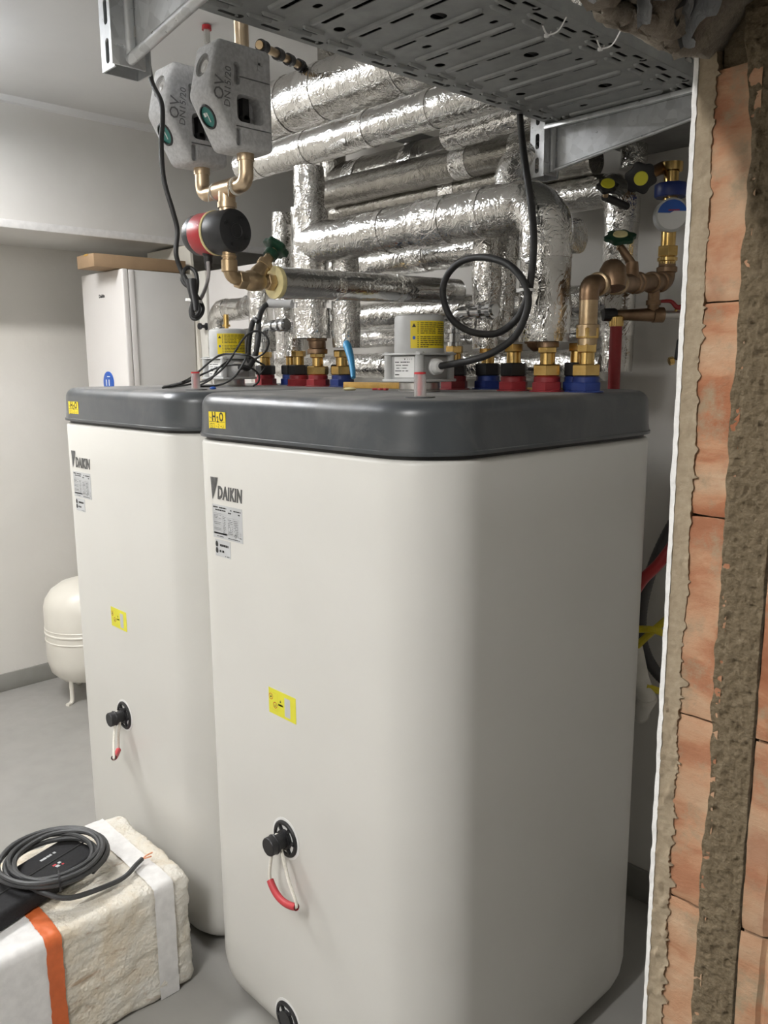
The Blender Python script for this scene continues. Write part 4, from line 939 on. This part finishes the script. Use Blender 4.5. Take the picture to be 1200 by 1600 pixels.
for k in range(14):
    xx=TX0+.022+.0285*k; rr_=.0125+.002*random.random()
    zz=TZ+.003+rr_
    p_=[(xx+.004*nz(k,0,q*.7),TY0+(TY1-TY0)*q/9,zz+.002*abs(nz(k,3,q*.9))) for q in range(10)]
    MB().tube(smoothpath(p_,3),rr_,8).build('tray_cable',M['rubber'],None,label='thick black cable lying in the overhead tray, seen through its slots',cat='cable',group='black cables inside the overhead tray')
def ties(label,cx,cy,dz):
    pts=[(cx,cy,TZ+.012),(cx+.004,cy+.006,TZ-.006),(cx+.002,cy+.02,TZ-.012),(cx-.002,cy+.034,TZ-.004),(cx,cy+.036,TZ+.012)]
    o=MB().tube(smoothpath(pts,5),.0016,6).box(cx-.004,cx+.004,cy+.016,cy+.023,TZ-.015,TZ-.009,.001).tube(smoothpath([(cx,cy+.02,TZ-.012),(cx+.03,cy+.012,TZ-.014),(cx+.055,cy+.0,TZ-.012+dz)],5),.0014,6)
    o.build('cable_tie',M['white'],None,label=label,cat='cable tie',group='white cable ties under the tray')
ties('white cable tie under the tray, closer to the wall edge',.50,-.06,.014); ties('white cable tie under the tray, nearer the top of the picture',.47,-.19,.010)
def bracket(ys,lip,label_s,label_a):
    # hanging strut: channel open to +x
    zb_=2.197; xs0,xs1=.070,.114; yd=.062
    t=thing('hanging_strut',label_s,'strut',(xs0,ys,zb_),'strut profiles hanging from the ceiling')
    hs=[]; z=zb_+.028
    while z<ZC-.04: hs.append(slot(.022,z-zb_,.012,.038)); z+=.058
    pm=plate2d([(0,0),(.044,0),(.044,ZC-zb_),(0,ZC-zb_)],hs,.003,lambda v:Vector((xs0+v.x,ys+v.z,zb_+v.y)),'p',None,None); pm.build('slotted_face',M['galv'],t,ang=30)
    MB().box(xs0-.0015,xs0+.0015,ys,ys+yd,zb_,ZC).build('channel_web',M['galv'],t)
    MB().box(xs0,xs1,ys+yd-.0015,ys+yd+.0015,zb_,ZC).build('rear_face',M['galv'],t)
    # cantilever arm
    x0,x1_=.118,.575; ya=ys+.030; zt_=TZ-.007; z0,z1=2.207,2.268
    t=thing('cantilever_arm',label_a,'bracket',(x0,ya,z0),'galvanised cantilever arms under the tray')
    MB().prism([(x0,ya,z0+.004),(x1_,ya,z1+.004),(x1_,ya,zt_-.002),(x0,ya,zt_-.002)],(0,.003,0)).build('arm_web',M['galv'],t)
    n=16
    MB().tube([(x0+.004,ya-.007,z0+.003),(x1_,ya-.007,z1+.003)],lip,14).build('lower_lip',M['galv'],t)
    fh=[slot(.03+.042*k,.022,.022,.005) for k in range(9)]
    pm=plate2d([(0,0),(x1_-x0,0),(x1_-x0,.040),(0,.040)],fh,.0022,lambda v:Vector((x0+v.x,ya-.040+v.y,zt_+v.z)),'p',None,None); pm.build('top_flange',M['galv'],t,ang=30)
    MB().box(x0,x1_,ya-.042,ya-.038,zt_-.010,zt_,.001).build('front_lip',M['galv'],t)
    MB().box(x0-.005,x0-.001,ys-.006,ys+yd-.01,2.200,2.314,.001).build('end_plate',M['galv'],t)
    MB().tube([(x0+.004,ya-.006,z0),(x0+.004,ya-.006,zt_)],.0085,12).build('end_lip',M['galv'],t)
    MB().cyl((x0-.02,ys+.03,2.25),(x0+.012,ys+.03,2.25),.009,n=6).build('bolt',M['steel'],t)
bracket(-.835,.009,'slotted galvanised strut hanging top left, nearest','tapered galvanised arm at the top left')
bracket(.325,.0045,'slotted galvanised strut behind the hanging black cable','tapered galvanised arm below the far end of the tray')
# ceiling rail with threaded rod in the dark
q=Vector((-0.6581,0.6200,2.4713))
t=thing('mounting_rail','dark mounting rail with a threaded rod behind the pipes','rail',(q.x,.62,q.z))
MB().box(q.x-.03,q.x+.01,.48,.765,q.z-.0,q.z+.035,.002).build('rail',M['concrete'],t)
MB().cyl((q.x-.01,.62,q.z-.11),(q.x-.01,.62,q.z+.03),.005,n=8).hexa((q.x-.01,.62,q.z-.012),(0,0,1),.011,.012).build('threaded_rod',M['steel'],t)
MB().cyl((q.x-.01,.62,q.z+.03),(q.x-.01,.62,ZC),.005,n=8).build('hanger',M['steel'],t)
r0=Vector((-1.2515,0.2124,2.8800)); 
t=thing('ceiling_hanger','small red-capped hanger rod on the ceiling above the station','hanger',(r0.x,r0.y,2.7))
MB().lathe([(.017,0),(.016,.014)],(r0.x,r0.y,ZC-.018),n=20).build('red_washer',M['pumpred'],t)
MB().cyl((r0.x,r0.y,2.66),(r0.x,r0.y,ZC-.018),.006,n=10).cyl((r0.x,r0.y,2.84),(r0.x,r0.y,2.882),.011,n=6).build('rod',M['steel'],t)
# small pipes above the station near the tray edge
g0=Vector((-0.6776,0.0200,2.6391)); g1=Vector((-0.9234,0.4500,2.7081))
t=thing('thin_pipe_run','thin brass pipe with dark clips behind the tray edge','pipe',tuple(g0))
MB().tube([g0,g1],.012,12).build('thin_pipe',M['bronze'],t)
for f in (.02,.25,.42,.6): 
    c_=g0.lerp(g1,f); MB().cyl(c_,c_+(g1-g0).normalized()*.03,.018).build('clip',M['black'],t)
# ------------------------------------------------------------------ cables
C=[(0.1131,0.2200,2.3279),(0.1309,0.2000,2.3001),(0.2140,0.1000,2.2240),(0.2660,0.0450,2.1518),(0.2914,0.0350,2.0665),(0.3044,0.0300,1.9838),(0.2982,0.0300,1.9027),(0.2871,0.0300,1.8620),(0.2597,0.0300,1.8214),(0.2032,0.0300,1.7934),(0.1254,0.0300,1.8004),(0.0638,0.0300,1.8344),(0.0361,0.0300,1.8921),(0.0504,0.0300,1.9364),(0.0972,0.0300,1.9650),(0.1659,0.0250,1.9668),(0.2370,0.0180,1.9470),(0.2852,0.0120,1.9122),(0.3055,0.0120,1.8710),(0.3029,0.0100,1.8327),(0.2780,0.0050,1.7848),(0.2321,-0.0050,1.7532),(0.1787,-0.0200,1.7337),(.084,-.036,1.719)]
t=thing('heater_cable','thick black cable dropping from the tray, looped once above the near heater','cable',C[-1])
MB().tube(smoothpath(C,10),.0082,14).build('cable_sheath',M['rubber'],t)
tie=Vector((0.2960,0.0220,1.8845))
MB().ring(tie,(.05,0,1),.016,.018,.006).box(tie.x-.026,tie.x-.014,tie.y-.006,tie.y+.004,tie.z-.004,tie.z+.004,.001).build('cable_tie',M['white'],t)
# pump flex
PC=[(-0.0798,-0.6681,2.2810),(-0.0524,-0.6785,2.2432),(-0.0077,-0.6873,2.1984),(0.0077,-0.6954,2.1609),(0.0110,-0.7022,2.1208),(0.0220,-0.7069,2.0578),(0.0309,-0.6970,2.0023),(0.0316,-0.6900,1.9693),(0.0349,-0.6969,1.9287),(0.0350,-0.6893,1.9009),(0.0461,-0.6837,1.8774),(0.0558,-0.6801,1.8517)]
t=thing('pump_plug_lead','thin black lead hanging from the bracket to a bundled plug','cable',PC[-1])
MB().tube(smoothpath(PC,8),.0046,10).build('lead',M['rubber'],t)
MB().tube(smoothpath([(0.0605,-0.6827,1.8798),(0.0647,-0.6836,1.8589),(0.0693,-0.6833,1.8415),(0.0732,-0.6840,1.8229)],5),lambda s_:.010-.003*s_,12).build('plug',M['black'],t)
lp=[(0.0400,-0.6876,1.8868),(0.0402,-0.6844,1.8985),(0.0371,-0.6715,1.9043),(0.0455,-0.6648,1.8960),(0.0502,-0.6644,1.8783),(0.0511,-0.6689,1.8572),(0.0586,-0.6796,1.8423),(0.0575,-0.6852,1.8248),(0.0617,-0.6844,1.8108),(0.0682,-0.6776,1.8107),(0.0726,-0.6702,1.8212),(0.0622,-0.6632,1.8336),(0.0536,-0.6680,1.8501),(0.0362,-0.6677,1.8652),(0.0269,-0.6753,1.8736),(0.0216,-0.6785,1.8831),(0.0211,-0.6762,1.8937)]
MB().tube(smoothpath(lp,6),.0040,8).tube(smoothpath([(0.0671,-0.6844,1.8462),(0.0722,-0.6912,1.8273),(0.0725,-0.6867,1.8148),(0.0769,-0.6794,1.8252),(0.0706,-0.6813,1.8438)],6),.0036,8).build('lead_loops',M['rubber'],t)
MB().ring((0.0594,-0.6787,1.8423),(.1,.1,1),.0135,.0155,.005).build('cable_tie',M['white'],t)
hose('grey_pump_cord','grey cord from the pump down to the bundled plug',[(0.0193,-0.6198,1.9203),(0.0225,-0.6214,1.9009),(0.0276,-0.6283,1.8823),(0.0431,-0.6474,1.8588),(0.0525,-0.6636,1.8434),(0.0588,-0.6731,1.8380)],.0036,'cordgrey',n=8)
# far heater cable bundle + wires
gl=Vector((-.90+.008+.08,.038-.024-.011,TH+.060))
B=[(-0.7760,0.1000,1.9205),(-0.7800,0.0800,1.9079),(-0.7782,0.0600,1.8734),(-0.7713,0.0500,1.8073),(-0.7811,0.0400,1.7555),(-0.8045,0.0300,1.7174),(-0.7960,0.0000,1.7216),tuple(gl)]
t=thing('looped_cable','thick black cable tied in a loop beside the far heater','cable',B[-1])
MB().tube(smoothpath(B,8),.0085,12).tube(smoothpath([(-0.7682,0.0500,1.8607),(-0.7923,0.0500,1.8677),(-0.8087,0.0450,1.8283),(-0.8156,0.0400,1.7721),(-0.8106,0.0400,1.7376),(-0.7887,0.0450,1.7475),(-0.7788,0.0500,1.7975),(-0.7758,0.0550,1.8513)],8),.0085,12).build('cable_sheath',M['rubber'],t)
MB().ring((-0.7917,0.0400,1.7556),(.2,0,1),.020,.0225,.006).build('cable_tie',M['white'],t)
t=thing('grey_conduit','short grey plastic conduit from which the looped cable emerges','conduit',(-0.7760,0.1000,1.9205))
MB().lathe([(.0105,0),(.0135,0),(.0135,.085),(.0105,.085)],(-0.7794,0.1000,1.9207),Vector((-0.7114,0.1300,1.9162))-Vector((-0.7794,0.1000,1.9207)),20).build('conduit_tube',M['greycon'],t)
wz=TH+.003
W1=[[(-0.9323,-0.2022,1.6620),(-0.6607,-0.2935,1.6800),(-0.8460,-0.1400,1.6991),(-0.7960,-0.1000,1.7475),(-0.7699,-0.0700,1.7608),(-0.6665,-0.0700,1.7555),(-0.7112,0.0000,1.7369),(-0.7135,0.0300,1.7211),(-0.7564,0.0400,1.6972)],
    [(-0.7867,-0.2870,1.6620),(-0.8080,-0.1973,1.6750),(-0.8301,-0.1200,1.7009),(-0.7775,-0.0900,1.7220),(-0.7126,-0.0700,1.7274),(-0.6889,-0.0400,1.7175),(-0.7066,0.0000,1.6978),(-0.7363,0.0200,1.6756),(-0.7650,0.0200,1.6613)],
    [(-0.8441,-0.2382,1.6620),(-1.0634,-0.0237,1.6650),(-0.7869,-0.1200,1.6893),(-0.7259,-0.1000,1.7314),(-0.7392,-0.0300,1.8051),(-0.7263,0.0000,1.8285),(-0.7073,0.0200,1.8244),(-0.6890,0.0300,1.7989),(-0.7110,0.0300,1.7663),(-0.7460,0.0200,1.7470)],
    [(-0.8084,-0.1756,1.6630),(-0.8067,-0.0857,1.6650),(-0.6943,-0.1000,1.6895),(-0.6632,-0.0800,1.7366),(-0.7141,-0.0300,1.7659)],
    [(-0.8660,-0.1185,1.6630),(-0.7872,-0.1200,1.6854),(-0.7416,-0.1200,1.7182),(-0.7309,-0.0800,1.7468)]]
lab=['thin black wire arching highest over the far lid','thin black wire curving low to the red union','thin black wire with a loop up beside the tied cable','thin black wire lying flat on the far lid','thin black wire bent short before the far heater']
for pts,lb in zip(W1,lab): hose('sensor_wire',lb,pts,.0032,'rubber',n=8,group='black sensor wires on the far tank lid')
# ------------------------------------------------------------------ odds and ends on the near lid
q0=Vector((-0.3882,0.0797,1.6600)); q1=Vector((-0.1317,0.0839,1.6600))
dq=(q1-q0).normalized(); 
t_=MB().box(0,.30,-.008,.008,0,.017,.001,M=Matrix.Translation((-.385,.075,TH+.001))@Matrix.Rotation(.12,4,'Z'))
t_.build('wood_strip',M['wood'],None,label='flat ochre wooden strip lying on the near tank lid',cat='strip')
MB().box(0,.18,-.004,.004,0,.006,.001,M=Matrix.Translation((.09,.20,TH+.001))@Matrix.Rotation(.1,4,'Z')).build('wood_strip',M['wood'],None,label='thin ochre strip lying between the near tank unions',cat='strip')
b0=Vector((-0.3769,0.1000,1.6882)); b1=Vector((-0.4515,0.1400,1.7907)); 
t=thing('plastic_handle','light blue plastic handle leaning up by the riser','tool',tuple(b0))
path=[b0.lerp(b1,k/12)+Vector((.006*math.sin(k/12*PI),0,0)) for k in range(13)]
MB().tube(path,lambda s_:.007+.006*s_-(.004 if s_>.93 else 0),12).build('handle_body',M['lightblue'],t)
p_=Vector((-0.3143,0.0755,1.6620))
cr=MB(); 
for k in range(6):
    cr.box(-.006,.006,-.004,.004,0,.005,.0015,M=Matrix.Translation((-.16+.012*k*random.uniform(.4,1),-.02+random.uniform(-.015,.015),TH+.001))@Matrix.Rotation(k,4,'Z'))
cr.build('torn_wrapper',M['grip'],None,label='torn red and white scrap on the near lid',cat='scrap')
MB().lathe([(.0,0),(.014,.001),(.018,.004),(.012,.008),(0,.009)],(-.20,-.07,TH),n=14).build('putty_crumb',M['cream'],None,label='pale yellow putty crumb left on the near lid',cat='crumb')
MB().lathe([(.0,0),(.008,.001),(.010,.004),(.006,.008),(0,.009)],(-.62,-.22,TH+.038*0),n=12).build('blue_cap',M['bluebright'],None,label='tiny blue cap behind the far level gauge',cat='cap')
# ------------------------------------------------------------------ left side: wall unit, carton, cupboard, vessel
t=thing('wall_heat_unit','tall white heating unit hung on the back wall, round blue badge below','heating unit',(-2.56,.58,1.33))
MB().box(-2.787,-2.337,.386,.418,1.33,2.185,.008,3).build('front_door',M['unitwhite'],t)
MB().box(-2.782,-2.340,.420,.768,1.335,2.182,.003).build('casing',M['unitside'],t)
MB().box(-2.339,-2.336,.418,.445,1.335,2.182,.001).build('edge_strip',M['unitwhite'],t)
text('Daikin',.022,M['ink'],(-2.5643,0.3855,2.0696),(1,0,0),(0,0,1),t,'lettering',.0006,sx=1.1,offset=.0006)
d=Decal((-2.437,.386,1.365),(1,0,0),(0,0,1))
e=MB().add([d.p(.050*math.cos(a),.075*math.sin(a)-.0,.002) for a in [2*PI*k/36 for k in range(36)]],[list(range(36))]); 
ez=(-2.5451,0.3860,1.6760); 
e=MB().lathe([(.055,-.001),(.055,.004),(.05,.006),(0,.006)],(ez[0],.386,ez[2]-.028),(0,-1,0),40).build('round_badge',M['bluebright'],t)
dd=Decal((ez[0],.380,ez[2]-.028),(1,0,0),(0,0,1)); pm=MB(); dd.rect(pm,-.020,-.015,.008,.03,.0012); dd.rect(pm,.010,-.015,.008,.03,.0012); dd.rect(pm,-.004,.028,.03,.004,.0012); pm.build('badge_marks',M['white'],t,smooth=False)
t=thing('long_carton','long brown cardboard carton lying on top of the wall unit','carton',(-2.4,.45,2.187))
MB().box((-2.5433,0.2620,2.2346)[0],-2.362,.262,.745,2.187,(-2.3620,0.2660,2.2466)[2],.002).build('carton_body',M['card'],t)
MB().box(-2.46,-2.42,.263,.744,(-2.3620,0.2660,2.2466)[2]-.001,(-2.3620,0.2660,2.2466)[2]+.0012).box(-2.46,-2.42,.2605,.264,2.24,(-2.3620,0.2660,2.2466)[2]+.0012).build('packing_tape',M['wood'],t)
# door in the left wall beyond the unit, and the board the unit hangs on
zc=(-1.8338,0.8000,2.1968)[2]; xa=(-2.2542,0.8000,1.9550)[0]
t=thing('tall_cupboard','white cupboard behind the pipes with a small dark knob','cupboard',(xa+.4,.95,0))
MB().box(xa,xa+.74,.82,1.25,0,zc,.003).build('carcass',M['door'],t)
MB().box(xa+.004,xa+.736,.80,.819,.08,zc-.004,.003).build('door_leaf',M['unitwhite'],t)
kb=Vector((-2.2605,0.7800,1.9232))
MB().box(-2.335,xa-.004,.79,.82,0,zc,.002).build('side_post',M['door'],t)
MB().lathe([(.018,0),(.018,.004),(.008,.006),(.008,.03),(.016,.034),(.016,.044),(0,.047)],(kb.x-.005,.79,kb.z),(0,-1,0),18).build('door_knob',M['black'],t)
t=thing('mounting_board','pale upright board behind the wall unit, leaning a little','board',(-2.3,.79,0))
a0=Vector((-2.4389,0.7750,2.2499)); a1=Vector((-2.3830,0.7750,1.6942)); b0=Vector((-2.3584,0.7750,2.2426)); b1=Vector((-2.3135,0.7750,1.7040)); k=(a1-a0)/(a1.z-a0.z); kb=(b1-b0)/(b1.z-b0.z)
rt=lambda z:(b0.x+kb.x*(z-b0.z))
MB().prism([(-2.80,.772,0),(rt(0),.772,0),(rt(2.33),.772,2.33),(-2.80,.772,2.33)],(0,.016,0)).build('board_sheet',M['cream2'],t)
MB().box(-2.75,-2.45,.788,.84,0,2.33,.004).build('rear_stud',M['cream2'],t)
# expansion vessel
vx,vy=-2.70,.245
t=thing('expansion_vessel','white domed expansion vessel on feet by the left wall','vessel',(vx,vy,0))
R=.205
pf=[(0,.085),(.09,.092),(.15,.115),(.188,.155),(R,.22),(R,.325),(R+.003,.328),(R+.003,.333),(R,.336),(R,.362),(R+.004,.366),(R+.004,.372),(R,.376),(R,.389),(R+.003,.392),(R,.395),(R,.50),(.195,.54),(.165,.585),(.115,.62),(.06,.637),(0,.642)]
MB().lathe(pf,(vx,vy,0),n=48).build('vessel_body',M['vessel'],t)
for k in range(3):
    a=math.radians(-62+120*k); ca,sa=math.cos(a),math.sin(a); rr=.15
    MB().tube(smoothpath([(vx+rr*ca,vy+rr*sa,.125),(vx+rr*ca,vy+rr*sa,.03),(vx+(rr+.012)*ca,vy+(rr+.012)*sa,.006),(vx+(rr+.04)*ca,vy+(rr+.04)*sa,.005)],5),.011,8).build('foot',M['vessel'],t)
MB().cyl((vx,vy,.64),(vx,vy,.69),.012).build('top_nipple',M['brass'],t)
# ------------------------------------------------------------------ foam block with pouch and cable coil
BX0,BX1,BY0,BY1,BZ=-.876,-.448,-1.45,-.462,.338
t=thing('foam_block','large weathered white foam block strapped with tape on the floor','foam block',((BX0+BX1)/2,-.95,0))
bmb=bmesh.new(); bmesh.ops.create_cube(bmb,size=1)
for v in bmb.verts: v.co=Vector(((BX0+BX1)/2+v.co.x*(BX1-BX0),(BY0+BY1)/2+v.co.y*(BY1-BY0),BZ/2+v.co.z*BZ))
bmesh.ops.bevel(bmb,geom=bmb.edges[:],offset=.02,segments=3,affect='EDGES',profile=.5)
bmesh.ops.subdivide_edges(bmb,edges=[e for e in bmb.edges if e.calc_length()>.05],cuts=56,use_grid_fill=True)
def fdisp(p):
    k=min(abs(p.x-BX0),abs(p.x-BX1)); 
    edge=sum(1 for d_ in (min(abs(p.x-BX0),abs(p.x-BX1)),min(abs(p.y-BY0),abs(p.y-BY1)),min(abs(p.z),abs(p.z-BZ))) if d_<.03)
    d=.006*nz(p.x,p.y,p.z,11)+.005*nz(p.x,p.y,p.z,38)+.003*nz(p.x,p.y,p.z,80)-(.016*max(0,nz(p.x,p.y,p.z,8)) if edge>=2 else 0)
    d-=.010*max(0,nz(p.x,p.y,p.z+9,17)-.45)*4*.4
    return d
bmb.normal_update()
nv=[(v,v.co+v.normal*fdisp(v.co)) for v in bmb.verts]
for v,c_ in nv: v.co=c_; v.co.z=max(v.co.z,.0005)
MB().bm(bmb).build('foam_body',M['eps'],t,ang=80)
def wrap(y_0,y_1,m,name,off=.0045,x_in=BX0,z_end=.002,jag=.003,seed=1,label=None):
    o_=off; pts=[]
    prof=[(x_in,BZ+o_)]
    n1=24
    for k in range(1,n1+1): prof.append((x_in+(BX1-.018-x_in)*k/n1,BZ+o_))
    for k in range(1,6): a=PI/2*k/5; prof.append((BX1-.018+(.018+o_)*math.sin(a),BZ-.018+(.018+o_)*math.cos(a)))
    for k in range(1,25): prof.append((BX1+o_,BZ-.018-(BZ-.018-z_end)*k/24))
    mb=MB(); nj=6
    mb.grid(len(prof)-1,nj,lambda u,v:(lambda i:Vector((prof[i][0]+.0025*nz(prof[i][0],v,prof[i][1]+seed,18),y_0+(y_1-y_0)*v+jag*nz(i*.31,seed,v,2.1),prof[i][1]+.003*nz(prof[i][0]+seed,v,prof[i][1],18))))(round(u*(len(prof)-1))))
    mb.build(name,M[m],t,label=label)
wrap(-.580,-.522,'tapewhite','tape_strap',label='white tape strap')
wrap(-.872,-.832,'tapeorange','tape_strap',.0062,x_in=-.62,seed=4,label='orange tape strap')
wrap(-1.08,-.868,'tapewhite','paper_sheet',.0048,x_in=-.60,seed=8,jag=.005,label='white sheet taped over the block')
# stains and pits are in the foam material; pouch
zt_=BZ+.006
a_=Vector((-0.7009,-0.6505,0.3920)); b_=Vector((-0.6202,-0.9127,0.3920)); ax=(b_-a_).normalized(); ay=Vector((0,0,1)).cross(ax); 
t=thing('tool_pouch','flat black zip pouch lying on the foam block under the cable coil','pouch',(-.6,-.82,zt_))
Mt=Matrix(((ax.x,ay.x,0,a_.x),(ax.y,ay.y,0,a_.y),(0,0,1,zt_),(0,0,0,1)))
pw=-.15; pl=.52
sgn=1
MB().box(-.005,pl,-.085,.062,0,.048,.012,3,M=Mt).build('pouch_body',M['fabric'],t)
MB().tube([Mt@Vector((.0,-.010,.0485)),Mt@Vector((pl-.01,-.010,.0485))],.0025,8).build('zip',M['rubber'],t)
text('TUNING',.024,M['inkgrey'],Mt@Vector((.12,-.050,.0484)),-ax,-ay,t,'lettering',.0003) if False else None
dp=Decal(Mt@Vector((.105,.018,.0482)),-ax,-ay)
pm=MB(); dp.rect(pm,-.012,-.006,.010,.010); dp.rect(pm,.002,.004,.008,.008); pm.build('printed_marks',M['silverlab'],t,smooth=False)
pm=MB(); dp.rect(pm,-.014,.006,.010,.007); dp.rect(pm,.004,-.008,.006,.006); pm.build('printed_squares',M['grip'],t,smooth=False)
pm=MB(); rn=random.Random(8); dp.lines(pm,-.02,.052,.055,.010,1,rn,.8); pm.build('printed_word',M['silverlab'],t,smooth=False)
# coil
cc=Vector((-0.6676,-0.7531,0.4000)); rx=.118
t=thing('cable_coil','coil of dark grey cable tied up on top of the black pouch','cable coil',(cc.x,cc.y,.395))
cm=MB(); rn=random.Random(21); base=BZ+.058
pts=[]
turns=7
for k in range(turns*20):
    a=2*PI*k/20; tr=k/20
    jr=min(1,tr*1.5)*.016*math.sin(tr*2.3+1)+.009*math.sin(tr*5.1); 
    r_=rx+jr
    hgt=base+.009*abs(math.sin(tr*1.9))+.0035*tr+.006*nz(math.cos(a),math.sin(a),tr*.7,1.5)
    pts.append(Vector((cc.x+r_*math.cos(a+.4)*1.02+.010*math.sin(tr*1.3),cc.y+r_*math.sin(a+.4)*1.02+.010*math.cos(tr*1.7),hgt)))
end=[(-0.5201,-0.6791,0.3600),(-0.5295,-0.6200,0.3560),(-0.5578,-0.5736,0.3560),(-0.5704,-0.5475,0.3580)]
tail=[(-0.6471,-0.8543,0.4000),(-0.5557,-0.8242,0.3920),(-0.5164,-0.7752,0.3750)]
tail=[Vector(q) for q in tail]; kb=min(range(len(pts)-18,len(pts)),key=lambda i:(pts[i]-tail[0]).length); cm.tube(smoothpath(pts[:kb-1:2]+tail+[Vector(q) for q in end],4),.0068,8)
cm.build('coil_loops',M['cablegrey'],t)
e1=Vector((-0.5704,-0.5475,0.3580)); MB().tube(smoothpath([e1,Vector((-0.5715,-0.5310,0.3620)),Vector((-0.5727,-0.5144,0.3620))],4),.0022,6).tube(smoothpath([e1,Vector((-0.5601,-0.5370,0.3620)),Vector((-0.5640,-0.5233,0.3580))],4),.0022,6).build('bare_wires',M['copper'],t)
tp=Vector((-0.5220,-0.7940,0.4050)); MB().ring((cc.x+.118,cc.y-.035,BZ+.075),(.28,.96,0),.024,.026,.005).build('cable_tie',M['black'],t)
